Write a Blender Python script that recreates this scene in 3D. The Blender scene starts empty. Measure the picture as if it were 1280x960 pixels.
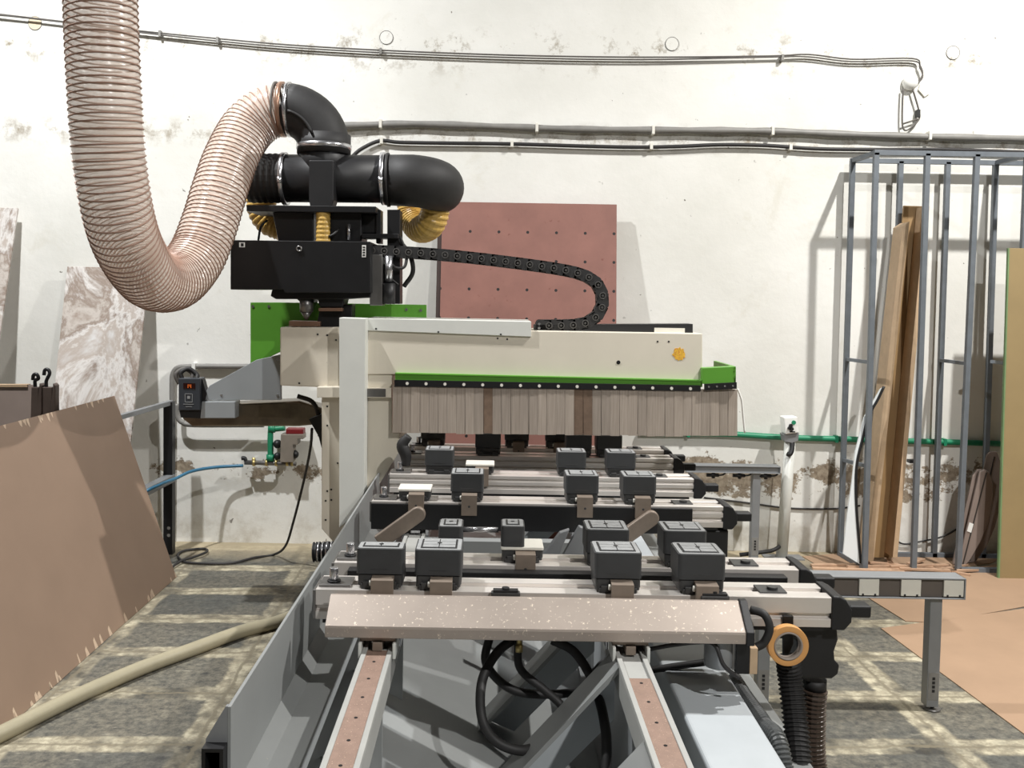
import bpy, bmesh, math, random
from mathutils import Vector, Matrix
random.seed(7)
C = bpy.context.scene
COL = C.collection
V = Vector

# ------------------------------------------------------------------ camera model
F = 1150.0; H = 1.75
PITCH = math.atan(F/25000.0); ROLL = 0.0165
CX, CY = 614.0, 423.0
_F = V((0, math.cos(PITCH), -math.sin(PITCH)))
_U0 = V((0, math.sin(PITCH), math.cos(PITCH)))
_R0 = V((1, 0, 0))
_R = _R0*math.cos(ROLL) + _U0*math.sin(ROLL)
_U = _U0*math.cos(ROLL) - _R0*math.sin(ROLL)
CAM = V((0, 0, H))
def ray(px, py): return _F + _R*((px-CX)/F) + _U*((CY-py)/F)
def P(px, py, Y):
    d = ray(px, py); return CAM + d*(Y/d.y)
def PZ(px, py, z=0.0):
    d = ray(px, py); return CAM + d*((z-H)/d.z)
def PX(px, py, X):
    d = ray(px, py); return CAM + d*(X/d.x)
cd = bpy.data.cameras.new('camera'); co = bpy.data.objects.new('camera', cd); COL.objects.link(co)
cd.sensor_fit = 'HORIZONTAL'; cd.sensor_width = 36.0; cd.lens = 36.0*F/1280.0
cd.shift_x = (640-CX)/1280.0; cd.shift_y = (CY-480)/1280.0
cd.clip_start = 0.05
M = Matrix((( _R.x, _U.x, -_F.x, CAM.x), (_R.y, _U.y, -_F.y, CAM.y), (_R.z, _U.z, -_F.z, CAM.z), (0, 0, 0, 1)))
co.matrix_world = M
C.camera = co

# ------------------------------------------------------------------ materials
def lin(c):
    c = c/255.0
    return c/12.92 if c <= 0.04045 else ((c+0.055)/1.055)**2.4
def rgb(t): return (lin(t[0]), lin(t[1]), lin(t[2]), 1)
class NT:
    def __init__(s, m): s.t = m.node_tree; s.n = s.t.nodes; s.l = s.t.links
    def new(s, ty, **kw):
        n = s.n.new(ty)
        for k, v in kw.items():
            if k.startswith('i_'):
                key = k[2:]; key = int(key) if key.isdigit() else key.replace('_', ' ')
                n.inputs[key].default_value = v
            else: setattr(n, k, v)
        return n
    def link(s, a, b): s.l.new(a, b)
    def noise(s, vec, scale, detail=3, rough=.55, dist=0.0):
        n = s.new('ShaderNodeTexNoise'); n.inputs['Scale'].default_value = scale
        n.inputs['Detail'].default_value = detail; n.inputs['Roughness'].default_value = rough
        n.inputs['Distortion'].default_value = dist
        if vec is not None: s.link(vec, n.inputs['Vector'])
        return n.outputs['Fac']
    def ramp(s, fac, stops):
        r = s.new('ShaderNodeValToRGB'); e = r.color_ramp.elements
        while len(e) < len(stops): e.new(0.5)
        for i, (p, c) in enumerate(stops):
            e[i].position = p; e[i].color = c if len(c) == 4 else (*c, 1)
        s.link(fac, r.inputs['Fac']); return r.outputs['Color']
    def step(s, fac, a, b): return s.ramp(fac, [(a, (0, 0, 0, 1)), (b, (1, 1, 1, 1))])
    def mix(s, fac, a, b, mode='MIX'):
        m = s.new('ShaderNodeMix', data_type='RGBA', blend_type=mode)
        for sock, v in ((m.inputs[0], fac), (m.inputs[6], a), (m.inputs[7], b)):
            if isinstance(v, bpy.types.NodeSocket): s.link(v, sock)
            else: sock.default_value = v
        return m.outputs[2]
    def math(s, op, a, b=0.0):
        m = s.new('ShaderNodeMath', operation=op)
        for i, v in enumerate((a, b)):
            if isinstance(v, bpy.types.NodeSocket): s.link(v, m.inputs[i])
            else: m.inputs[i].default_value = v
        return m.outputs[0]
def base(name):
    m = bpy.data.materials.new(name); m.use_nodes = True
    t = NT(m); b = t.n['Principled BSDF']; return m, t, b
def mat(name, c, rough=.55, metal=0.0, var=.12, scale=9, bump=.0, spots=None, rand=0.0, spec=.5):
    m, t, b = base(name)
    geo = t.new('ShaderNodeNewGeometry').outputs['Position']
    n = t.noise(geo, scale, 5, .6)
    lo = tuple(x*(1-var) for x in rgb(c)[:3])+(1,); hi = tuple(min(1, x*(1+var)) for x in rgb(c)[:3])+(1,)
    col = t.mix(t.step(n, .3, .7), lo, hi)
    if rand:
        r = t.new('ShaderNodeObjectInfo').outputs['Random']
        f = t.math('ADD', t.math('MULTIPLY', r, 2*rand), 1-rand)
        hsv = t.new('ShaderNodeHueSaturation'); t.link(col, hsv.inputs['Color']); t.link(f, hsv.inputs['Value']); col = hsv.outputs['Color']
    if spots:
        sc, c2, a, bb = spots
        s_ = t.step(t.noise(geo, sc, 4, .6), a, bb)
        col = t.mix(s_, col, rgb(c2))
    t.link(col, b.inputs['Base Color'])
    b.inputs['Roughness'].default_value = rough; b.inputs['Metallic'].default_value = metal
    b.inputs['Specular IOR Level'].default_value = spec
    if bump:
        bp = t.new('ShaderNodeBump'); bp.inputs['Strength'].default_value = bump; bp.inputs['Distance'].default_value = .004
        t.link(t.noise(geo, scale*12, 3), bp.inputs['Height']); t.link(bp.outputs['Normal'], b.inputs['Normal'])
    return m

K = {}
K['cream'] = mat('cream_paint', (218, 210, 194), .45, var=.04, scale=3, spots=(55, (120, 110, 95), .73, .80))
K['white_metal'] = mat('pale_paint', (214, 215, 209), .4, var=.03)
K['green'] = mat('green_paint', (90, 152, 50), .4, var=.04)
K['grey'] = mat('grey_paint', (150, 154, 156), .45, var=.05, scale=4)
K['bedgrey'] = mat('bed_grey_paint', (136, 138, 137), .42, var=.06, scale=4, spots=(60, (215, 200, 170), .72, .80))
K['palegrey'] = mat('light_grey_paint', (172, 177, 180), .4, var=.04)
K['bench'] = mat('bench_grey_metal', (138, 140, 142), .45, .3, var=.06)
K['black'] = mat('black_plastic', (26, 26, 28), .5, var=.2)
K['rubber'] = mat('black_rubber', (34, 33, 33), .62, var=.2, scale=20)
K['blackmetal'] = mat('black_steel', (18, 18, 20), .42, var=.25)
K['pod'] = mat('pod_dark_grey', (58, 59, 60), .5, var=.07, scale=25)
K['podtop'] = mat('pod_rubber_grey', (142, 143, 143), .7, var=.12, scale=40)
K['podbase'] = mat('pod_base_dark', (70, 70, 70), .4, .4, var=.2, scale=40)
K['podplate'] = mat('pod_pale_plate', (225, 222, 212), .4, .1, var=.05)
K['lever'] = mat('cast_lever', (136, 123, 111), .5, .35, var=.08, scale=30)
K['alu'] = mat('aluminium', (222, 216, 210), .34, .5, var=.06, scale=6)
K['aludark'] = mat('aluminium_groove', (70, 66, 62), .5, .5, var=.1)
K['steel'] = mat('bright_steel', (205, 205, 208), .25, .9, var=.04)
K['dull'] = mat('dull_steel', (132, 130, 128), .38, .8, var=.12)
K['strip'] = mat('reddish_strip', (142, 118, 105), .5, .15, var=.10, scale=40, spots=(240, (232, 205, 180), .64, .72))
K['bar'] = mat('sparkle_aluminium', (172, 160, 150), .42, .45, var=.06, scale=8, spots=(95, (232, 218, 200), .62, .70))  # pale spots paint the bar's sparkle into its colour
K['mdf'] = mat('brown_mdf', (150, 127, 109), .6, var=.05, scale=3, spots=(30, (110, 80, 62), .76, .82), spec=.35)
K['mdfedge'] = mat('chipped_edge', (205, 182, 158), .8, var=.15, scale=60)
K['maroon'] = mat('maroon_board', (138, 96, 86), .6, var=.12, scale=5, spots=(22, (120, 72, 62), .66, .76))
K['hole'] = mat('drilled_hole', (15, 12, 12), .9)
K['ply'] = mat('plywood', (184, 158, 128), .6, var=.1, scale=14)
K['plyshade'] = mat('plywood_shaded', (146, 118, 80), .6, var=.08, scale=6)  # plywood toned darker for the shade on the inner board
K['olive'] = mat('olive_mdf', (148, 128, 90), .65, var=.05, scale=6)
K['olivegreen'] = mat('green_board_edge', (112, 140, 96), .6)
K['white_lam'] = mat('white_laminate', (232, 238, 240), .4, var=.02)
K['discs'] = mat('brown_laminate', (136, 122, 114), .5, var=.06, scale=8)
K['discedge'] = mat('brown_laminate_edge', (176, 156, 144), .5, var=.06, scale=8)
K['frame'] = mat('blue_grey_primer', (110, 116, 122), .5, .2, var=.12, scale=12)
K['copper'] = mat('copper_wire', (160, 126, 106), .35, .6, var=.1)
K['yellowhose'] = mat('yellow_hose', (196, 160, 84), .4, var=.1, scale=8)
K['floorboard'] = mat('hardboard_sheet', (160, 133, 109), .7, var=.08, scale=2.2, spots=(26, (140, 92, 60), .74, .80), spec=.25)
K['scrap'] = mat('offcut_wood', (178, 146, 120), .7, var=.15, scale=20, rand=.15)
K['pipegreen'] = mat('green_pipe', (30, 128, 92), .45, var=.05)
K['conduit'] = mat('grey_conduit', (128, 126, 122), .5, var=.12, scale=14)
K['cable'] = mat('dark_cable', (40, 38, 38), .6, var=.2)
K['cablegrey'] = mat('grey_cable', (92, 88, 84), .6, var=.2)
K['bluehose'] = mat('blue_hose', (52, 108, 138), .4, var=.06)
K['beigehose'] = mat('beige_hose', (158, 150, 126), .5, var=.06, scale=10)
K['tape'] = mat('tan_tape', (206, 152, 92), .5, var=.05)
K['tapecore'] = mat('tape_core', (150, 138, 128), .5, var=.05)
K['white'] = mat('white_plastic', (236, 236, 232), .4, var=.02)
K['red'] = mat('red_plastic', (112, 24, 30), .4, var=.05)
K['redlight'] = mat('dark_display', (40, 14, 12), .2, var=.05)
K['orange'] = mat('orange_digit', (230, 110, 40), .4, var=.05)
K['yellow'] = mat('yellow_residue', (226, 176, 56), .6, var=.2, scale=80, spots=(120, (200, 120, 60), .55, .62))
K['brass'] = mat('brass_fitting', (196, 176, 120), .35, .8, var=.1)
K['beige_plug'] = mat('beige_filler', (222, 206, 178), .8, var=.1, scale=20)
K['chainboss'] = mat('worn_black_boss', (72, 70, 68), .45, var=.1)
K['bristledark'] = mat('burnt_bristle', (112, 92, 76), .7, var=.2, scale=30)
K['railgrey'] = mat('rail_grey', (160, 160, 156), .45, var=.06)
K['conc'] = mat('mortar_patch', (176, 160, 140), .9, var=.2, scale=40)

def wood_white():
    m, t, b = base('worn_white_board')
    geo = t.new('ShaderNodeNewGeometry').outputs['Position']
    mp = t.new('ShaderNodeMapping'); mp.inputs['Scale'].default_value = (1.6, 1, 1.1); t.link(geo, mp.inputs['Vector'])
    a = t.noise(mp.outputs[0], 1.5, 9, .66, .7)
    col = t.ramp(a, [(.36, rgb((206, 204, 202))), (.46, rgb((176, 164, 154))), (.50, rgb((212, 208, 204))), (.56, rgb((140, 124, 112))), (.62, rgb((192, 184, 176))), (.70, rgb((150, 134, 122)))])
    t.link(col, b.inputs['Base Color']); b.inputs['Roughness'].default_value = .6
    return m
K['worn'] = wood_white()
def bristle():
    m, t, b = base('bristle_strip')
    geo = t.new('ShaderNodeNewGeometry').outputs['Position']
    mp = t.new('ShaderNodeMapping'); mp.inputs['Scale'].default_value = (260, 20, 6); t.link(geo, mp.inputs['Vector'])
    a = t.noise(mp.outputs[0], 1, 3)
    col = t.ramp(a, [(.3, rgb((148, 136, 124))), (.7, rgb((170, 158, 146)))])
    r = t.new('ShaderNodeObjectInfo').outputs['Random']
    hsv = t.new('ShaderNodeHueSaturation'); t.link(col, hsv.inputs['Color'])
    t.link(t.math('ADD', t.math('MULTIPLY', r, .3), .82), hsv.inputs['Value'])
    t.link(hsv.outputs['Color'], b.inputs['Base Color']); b.inputs['Roughness'].default_value = .6
    return m
K['bristle'] = bristle()
def hosemat():
    m, t, b = base('clear_hose_wall')
    b.inputs['Base Color'].default_value = rgb((228, 204, 188)); b.inputs['Roughness'].default_value = .22
    b.inputs['Alpha'].default_value = .55
    geo = t.new('ShaderNodeNewGeometry').outputs['Position']
    n = t.noise(geo, 7, 3); t.link(t.ramp(n, [(.3, rgb((226, 204, 188))), (.7, rgb((236, 220, 206)))]), b.inputs['Base Color'])
    return m
K['hose'] = hosemat()

def wallmat():
    m, t, b = base('whitewashed_plaster')
    pos = t.new('ShaderNodeNewGeometry').outputs['Position']
    sep = t.new('ShaderNodeSeparateXYZ'); t.link(pos, sep.inputs[0]); z = sep.outputs['Z']
    big = t.noise(pos, .9, 6, .6)
    col = t.ramp(big, [(.3, rgb((216, 215, 208))), (.65, rgb((234, 233, 228)))])
    # faint yellowish-grey stains
    st = t.step(t.noise(pos, 2.3, 7, .7, .6), .60, .78)
    col = t.mix(t.math('MULTIPLY', st, .35), col, rgb((186, 178, 152)))
    # fine dark specks
    sp = t.step(t.noise(pos, 17, 3, .6), .70, .73)
    spm = t.step(t.noise(pos, 3.1, 2, .5), .46, .60)
    col = t.mix(t.math('MULTIPLY', t.math('MULTIPLY', sp, spm), .95), col, rgb((92, 84, 76)))
    # dirt line near the old beam joint at about 3.4 m
    d = t.math('ABSOLUTE', t.math('SUBTRACT', z, 3.42))
    band = t.ramp(d, [(.0, (1, 1, 1, 1)), (.20, (0, 0, 0, 1))])
    dirt = t.math('MULTIPLY', band, t.step(t.noise(pos, 7, 8, .75), .55, .66))
    col = t.mix(t.math('MULTIPLY', dirt, .85), col, rgb((130, 116, 92)))
    # dirt along the wide conduit
    d2 = t.math('ABSOLUTE', t.math('SUBTRACT', z, 2.84))
    band2 = t.ramp(d2, [(.0, (1, 1, 1, 1)), (.12, (0, 0, 0, 1))])
    dirt2 = t.math('MULTIPLY', band2, t.step(t.noise(pos, 9, 8, .75), .50, .66))
    col = t.mix(t.math('MULTIPLY', dirt2, .85), col, rgb((140, 126, 104)))
    # peeled band near the floor
    mp = t.new('ShaderNodeMapping'); mp.inputs['Scale'].default_value = (1, 1, 1.3); t.link(pos, mp.inputs['Vector'])
    pn = t.noise(mp.outputs[0], 2.2, 9, .72)
    d3 = t.math('ABSOLUTE', t.math('SUBTRACT', z, .52))
    f3 = t.ramp(d3, [(.0, (.27, .27, .27, 1)), (.10, (.19, .19, .19, 1)), (.26, (0, 0, 0, 1))])
    xr_ = t.new('ShaderNodeMapRange'); t.link(sep.outputs['X'], xr_.inputs[0]); xr_.inputs[1].default_value = -1.0; xr_.inputs[2].default_value = 1.4; xr_.inputs[3].default_value = -.05; xr_.inputs[4].default_value = .02
    peel = t.step(t.math('ADD', t.math('ADD', pn, f3), xr_.outputs[0]), .71, .735)
    pc = t.ramp(t.noise(pos, 22, 6, .7), [(.35, rgb((116, 102, 86))), (.65, rgb((168, 156, 138)))])
    col = t.mix(peel, col, pc)
    # rising damp grime at the foot
    g = t.ramp(z, [(.0, (1, 1, 1, 1)), (.55, (0, 0, 0, 1))])
    gn = t.step(t.noise(pos, 5, 7, .7), .48, .72)
    col = t.mix(t.math('MULTIPLY', t.math('MULTIPLY', g, gn), .7), col, rgb((168, 156, 136)))
    t.link(col, b.inputs['Base Color']); b.inputs['Roughness'].default_value = .85
    b.inputs['Specular IOR Level'].default_value = .2
    bp = t.new('ShaderNodeBump'); bp.inputs['Strength'].default_value = .25; bp.inputs['Distance'].default_value = .01
    hh = t.math('SUBTRACT', t.noise(pos, 14, 6, .6), t.math('MULTIPLY', peel, .6))
    t.link(hh, bp.inputs['Height']); t.link(bp.outputs['Normal'], b.inputs['Normal'])
    return m
def floormat():
    m, t, b = base('slate_floor')
    pos = t.new('ShaderNodeNewGeometry').outputs['Position']
    n = t.new('ShaderNodeTexNoise'); n.inputs['Scale'].default_value = 6; n.inputs['Detail'].default_value = 9; n.inputs['Roughness'].default_value = .7; t.link(pos, n.inputs['Vector'])
    off = t.new('ShaderNodeVectorMath', operation='MULTIPLY_ADD'); t.link(n.outputs['Color'], off.inputs[0])
    off.inputs[1].default_value = (.09, .09, 0); off.inputs[2].default_value = (0.0, 0, 0)
    add = t.new('ShaderNodeVectorMath', operation='ADD'); t.link(pos, add.inputs[0]); t.link(off.outputs[0], add.inputs[1])
    mp = t.new('ShaderNodeMapping'); mp.inputs['Location'].default_value = (0.24, .13, 0); mp.inputs['Rotation'].default_value = (0, 0, math.radians(-1.5))
    t.link(add.outputs[0], mp.inputs['Vector'])
    def brick(ms, sm):
        br = t.new('ShaderNodeTexBrick'); br.offset = 0.0; br.offset_frequency = 1; br.squash = 1.0
        br.inputs['Scale'].default_value = 1; br.inputs['Mortar Size'].default_value = ms; br.inputs['Mortar Smooth'].default_value = sm
        br.inputs['Brick Width'].default_value = .74; br.inputs['Row Height'].default_value = .46
        br.inputs['Color1'].default_value = rgb((80, 84, 83)); br.inputs['Color2'].default_value = rgb((122, 119, 108))
        br.inputs['Mortar'].default_value = (0, 0, 0, 1)
        t.link(mp.outputs[0], br.inputs['Vector']); return br
    wide = brick(.075, .35); thin = brick(.012, .6)
    slate = t.mix(t.math('MULTIPLY', t.step(t.noise(pos, 1.6, 7, .7), .38, .60), .8), wide.outputs['Color'], rgb((136, 129, 112)))
    slate = t.mix(t.step(t.noise(pos, 26, 8, .8), .36, .66), rgb((62, 62, 60)), slate)
    scr = t.new('ShaderNodeMapping'); scr.inputs['Scale'].default_value = (6, 30, 1); t.link(pos, scr.inputs['Vector'])
    slate = t.mix(t.math('MULTIPLY', t.step(t.noise(scr.outputs[0], 1.5, 6, .7), .60, .72), .45), slate, rgb((190, 184, 164)))
    gro = t.ramp(t.noise(pos, 12, 7, .7), [(.32, rgb((104, 98, 84))), (.48, rgb((150, 142, 122))), (.62, rgb((190, 182, 158)))])
    w = wide.outputs['Fac']; patch = t.step(t.noise(pos, 2.4, 5, .65), .36, .52)
    col = t.mix(t.math('MULTIPLY', w, patch), slate, gro)
    col = t.mix(t.math('MULTIPLY', thin.outputs['Fac'], .75), col, rgb((118, 110, 92)))
    sy = t.new('ShaderNodeSeparateXYZ'); t.link(pos, sy.inputs[0])
    edge = t.ramp(t.math('ADD', t.math('SUBTRACT', sy.outputs['Y'], 5.9), t.math('MULTIPLY', t.noise(pos, 6, 6, .7), .4)), [(.2, (0, 0, 0, 1)), (.55, (1, 1, 1, 1))])
    col = t.mix(t.math('MULTIPLY', edge, .75), col, rgb((176, 162, 134)))
    t.link(col, b.inputs['Base Color']); b.inputs['Roughness'].default_value = .62
    b.inputs['Specular IOR Level'].default_value = .35
    bp = t.new('ShaderNodeBump'); bp.inputs['Strength'].default_value = .35; bp.inputs['Distance'].default_value = .006
    t.link(t.math('ADD', t.noise(pos, 30, 6, .7), w), bp.inputs['Height']); t.link(bp.outputs['Normal'], b.inputs['Normal'])
    return m
K['sidewall'] = mat('hall_wall_dark', (64, 63, 62), .9, var=.05, scale=1)  # unseen hall walls, toned dark to cut bounced fill light
K['wall'] = wallmat(); K['floor'] = floormat()
K['ceil'] = mat('ceiling_dark', (70, 70, 70), .9, var=.05, scale=1)  # unseen ceiling, toned dark so less light bounces into the shadows

# ------------------------------------------------------------------ mesh helpers
def frame_of(path):
    pts = [V(p) for p in path]; T = []
    for i in range(len(pts)):
        a = pts[max(0, i-1)]; b = pts[min(len(pts)-1, i+1)]
        T.append((b-a).normalized())
    up = V((0, 0, 1)) if abs(T[0].z) < .9 else V((0, 1, 0))
    N = [(up - T[0]*up.dot(T[0])).normalized()]
    for i in range(1, len(pts)):
        n = N[-1] - T[i]*N[-1].dot(T[i]); N.append(n.normalized())
    return pts, T, N
def smooth_path(pts, n):
    pts = [V(p) for p in pts]; out = []
    q = [pts[0]*2-pts[1]] + pts + [pts[-1]*2-pts[-2]]
    for i in range(1, len(q)-2):
        p0, p1, p2, p3 = q[i-1:i+3]
        for k in range(n):
            t = k/n
            out.append(.5*((2*p1)+(p2-p0)*t+(2*p0-5*p1+4*p2-p3)*t*t+(3*p1-p0-3*p2+p3)*t**3))
    out.append(pts[-1]); return out
class MB:
    def __init__(s): s.v = []; s.f = []; s.mi = []; s.cur = 0
    def add(s, vs, fs):
        o = len(s.v); s.v += [V(v) for v in vs]
        for f in fs: s.f.append([i+o for i in f]); s.mi.append(s.cur)
        return s
    def hexa(s, p):   # p: 8 pts, bottom loop 0-3 and top loop 4-7
        return s.add(p, [(0, 3, 2, 1), (4, 5, 6, 7), (0, 1, 5, 4), (1, 2, 6, 5), (2, 3, 7, 6), (3, 0, 4, 7)])
    def box(s, x0, x1, y0, y1, z0, z1):
        return s.hexa([(x0, y0, z0), (x1, y0, z0), (x1, y1, z0), (x0, y1, z0), (x0, y0, z1), (x1, y0, z1), (x1, y1, z1), (x0, y1, z1)])
    def prism(s, loop, vec):
        n = len(loop); a = [V(p) for p in loop]; b = [p+V(vec) for p in a]
        return s.add(a+b, [tuple(range(n-1, -1, -1)), tuple(range(n, 2*n))] + [(i, (i+1) % n, (i+1) % n+n, i+n) for i in range(n)])
    def px(s, pts, Y, d): return s.prism([P(x, y, Y) for x, y in pts], (0, d, 0))
    def pbox(s, x0, y0, x1, y1, Y, d):
        c = P((x0+x1)/2, (y0+y1)/2, Y); w = abs(x1-x0)*Y/F/2; h = abs(y1-y0)*Y/F/2
        return s.box(c.x-w, c.x+w, Y, Y+d, c.z-h, c.z+h)
    def bar(s, a, b, w, h, up=(0, 0, 1)):
        a = V(a); b = V(b); t = (b-a).normalized(); up = V(up)
        if abs(t.dot(up)) > .98: up = V((0, 1, 0))
        r = t.cross(up).normalized(); u = r.cross(t)
        q = [a-r*w/2-u*h/2, a+r*w/2-u*h/2, a+r*w/2+u*h/2, a-r*w/2+u*h/2]
        return s.prism(q, b-a)
    def tube(s, path, rad, seg=10, cap=True):
        pts, T, N = frame_of(path); n = len(pts); vs = []; fs = []
        for i in range(n):
            B = T[i].cross(N[i]); r = rad(i/(n-1), i) if callable(rad) else rad
            for k in range(seg):
                a = 2*math.pi*k/seg; vs.append(pts[i]+N[i]*math.cos(a)*r+B*math.sin(a)*r)
        for i in range(n-1):
            for k in range(seg):
                k2 = (k+1) % seg; fs.append((i*seg+k, i*seg+k2, (i+1)*seg+k2, (i+1)*seg+k))
        if cap: fs.append(tuple(range(seg-1, -1, -1))); fs.append(tuple((n-1)*seg+k for k in range(seg)))
        return s.add(vs, fs)
    def cyl(s, a, b, r, seg=16, r2=None):
        r2 = r if r2 is None else r2
        return s.tube([a, b], lambda t, i: r if i == 0 else r2, seg)
    def ring(s, a, b, ro, ri, seg=24):
        pts, T, N = frame_of([a, b]); B = T[0].cross(N[0]); vs = []
        for p in pts:
            for r in (ro, ri):
                for k in range(seg):
                    an = 2*math.pi*k/seg; vs.append(p+N[0]*math.cos(an)*r+B*math.sin(an)*r)
        fs = []
        for k in range(seg):
            j = (k+1) % seg
            fs += [(k, j, 2*seg+j, 2*seg+k), (seg+j, seg+k, 3*seg+k, 3*seg+j), (k, seg+k, seg+j, j), (2*seg+j, 3*seg+j, 3*seg+k, 2*seg+k)]
        return s.add(vs, fs)
    def ball(s, c, r, sx=1, sy=1, sz=1, n=10):
        c = V(c); vs = [c+V((0, 0, r*sz))]; fs = []
        for i in range(1, n):
            for k in range(2*n):
                th = math.pi*i/n; ph = math.pi*k/n
                vs.append(c+V((r*sx*math.sin(th)*math.cos(ph), r*sy*math.sin(th)*math.sin(ph), r*sz*math.cos(th))))
        vs.append(c-V((0, 0, r*sz))); m = 2*n
        for k in range(m): fs.append((0, 1+k, 1+(k+1) % m))
        for i in range(n-2):
            for k in range(m): fs.append((1+i*m+k, 1+(i+1)*m+k, 1+(i+1)*m+(k+1) % m, 1+i*m+(k+1) % m))
        for k in range(m): fs.append((len(vs)-1, 1+(n-2)*m+(k+1) % m, 1+(n-2)*m+k))
        return s.add(vs, fs)
    def mat(s, i): s.cur = i; return s
    def build(s, name, mats, parent=None, bevel=0.0, smooth=False, seg=2):
        if not isinstance(mats, (list, tuple)): mats = [mats]
        off = V((0, 0, 0)); q = parent
        while q is not None: off += q.location; q = q.parent
        me = bpy.data.meshes.new(name)
        loc = V((0, 0, 0))
        if parent is None:
            xs = [v.x for v in s.v]; ys = [v.y for v in s.v]; zs = [v.z for v in s.v]
            loc = V(((min(xs)+max(xs))/2, (min(ys)+max(ys))/2, min(zs)))
        me.from_pydata([tuple(v-off-loc) for v in s.v], [], s.f)
        for m in mats: me.materials.append(m)
        me.polygons.foreach_set('material_index', s.mi)
        bm = bmesh.new(); bm.from_mesh(me); bmesh.ops.recalc_face_normals(bm, faces=bm.faces); bm.to_mesh(me); bm.free()
        if smooth:
            me.polygons.foreach_set('use_smooth', [len(p.vertices) <= 4 for p in me.polygons])
        o = bpy.data.objects.new(name, me); COL.objects.link(o); o.location = loc
        if parent is not None: o.parent = parent
        if bevel:
            md = o.modifiers.new('bevel', 'BEVEL'); md.width = bevel; md.segments = seg; md.limit_method = 'ANGLE'; md.angle_limit = math.radians(40)
        return o
def tag(o, label, cat, group=None):
    o['label'] = label; o['category'] = cat
    if group: o['group'] = group
    return o
def thing(name, label, cat, loc, group=None):
    o = bpy.data.objects.new(name, None); COL.objects.link(o); o.location = V(loc); o.empty_display_size = .05
    return tag(o, label, cat, group)
def struct(o): o['kind'] = 'structure'; return o
def copy_tree(o, parent=None):
    c = o.copy(); COL.objects.link(c)
    if parent is not None: c.parent = parent
    for ch in list(o.children): copy_tree(ch, c)
    return c
def slab(name, corners, t, m, label, cat, group=None, bevel=.002):
    a, b, c = V(corners[0]), V(corners[1]), V(corners[2])
    n = (b-a).cross(c-a).normalized()
    if n.y < 0: n = -n
    return tag(MB().prism(corners, n*t).build(name, m, None, bevel), label, cat, group)

# ------------------------------------------------------------------ room shell
WY = 6.36
struct(MB().box(-7, 8, -6, WY+.2, -.2, 0).build('floor', K['floor']))
struct(MB().box(-7, 8, WY, WY+.2, 0, 6).build('wall_back', K['wall']))
struct(MB().box(-7.2, -7, -6, WY+.2, 0, 6).build('wall_left', K['sidewall']))
struct(MB().box(8, 8.2, -6, WY+.2, 0, 6).build('wall_right', K['sidewall']))
struct(MB().box(-7, 8, -6.2, -6, 0, 6).build('wall_front', K['sidewall']))
struct(MB().box(-7.2, 8.2, -6.2, WY+.2, 6, 6.2).build('ceiling', K['ceil']))

# ------------------------------------------------------------------ machine bed
BX = -.555; BZ = .845
bed = thing('machine_bed', 'long grey machine bed trough standing on the slate floor', 'machine bed', (0.1, 3.5, 0))
Y0, Y1 = 1.97, 5.9
m = MB(); m.box(BX-.008, BX, Y0, Y1, .64, BZ); m.build('side_panel', K['bedgrey'], bed, .001)
m = MB(); m.prism([(BX-.008, 0.9, .64), (BX, 0.9, .64), (BX+.03, .9, .60), (-.44, .9, .60), (-.44, .9, .57), (BX-.008, .9, .57)], (0, 5.0, 0)); m.build('ledge', K['bedgrey'], bed)
m = MB(); m.prism([(-.44, .9, .60), (-.44, .9, .57), (-.42, .9, .50), (.40, .9, .11), (.40, .9, .125), (-.405, .9, .51), (-.43, .9, .60)], (0, 5.0, 0)); m.build('trough_plate', K['bedgrey'], bed)
m = MB(); m.prism([(BX-.008, Y0, .845), (BX-.012, Y0, .845), (-.610, Y0, .772), (-.610, Y0, .765), (BX-.008, Y0, .765)], (0, .012, 0)); m.build('end_gusset', K['bench'], bed)
m = MB()
for (a, b_, c, d) in ((-.610, -.563, .757, .765), (-.610, -.563, .66, .668), (-.610, -.602, .668, .757), (-.571, -.563, .668, .757)): m.box(a, b_, Y0-.03, Y0+3.5, c, d)
m.mat(1).box(-.602, -.571, Y0+.12, Y0+.13, .668, .757)
m.build('end_tube', [K['blackmetal'], K['hole']], bed)
m = MB(); m.box(-.44, .92, 1.0, 5.8, 0, .10); m.box(-.44, -.41, 1.0, 5.8, .1, .48); m.box(.84, .92, 1.0, 5.8, .1, .45); m.build('base_frame', K['bedgrey'], bed, .004)
# right block
m = MB(); m.box(.54, .732, .8, 5.8, .12, .625); m.build('side_block', K['palegrey'], bed, .01, seg=3)
# guide rails
RZ = .762
RXL, RXR = -.302, .402
def rail(x, y_strip, name_, white_end):
    g = MB(); g.box(x-.042, x+.042, .8, 5.7, RZ-.085, RZ-.008); g.box(x-.042, x-.028, .8, 5.7, RZ-.008, RZ); g.box(x+.028, x+.042, .8, 5.7, RZ-.008, RZ)
    r = g.build('guide_rail', K['railgrey'], bed, .002)
    s_ = MB(); s_.box(x-.028, x+.028, .8, y_strip, RZ-.008, RZ-.003)
    s_.mat(1)
    for k in range(40):
        yy = .9+k*.11
        if yy < y_strip-.02: s_.cyl((x, yy, RZ-.0035), (x, yy, RZ-.0022), .0045, 8)
    st = s_.build('rail_strip', [K['strip'], K['hole']], r)
    return r
rail(RXL, 2.52, 'a', False); rail(RXR, 2.36, 'b', True)
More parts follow.
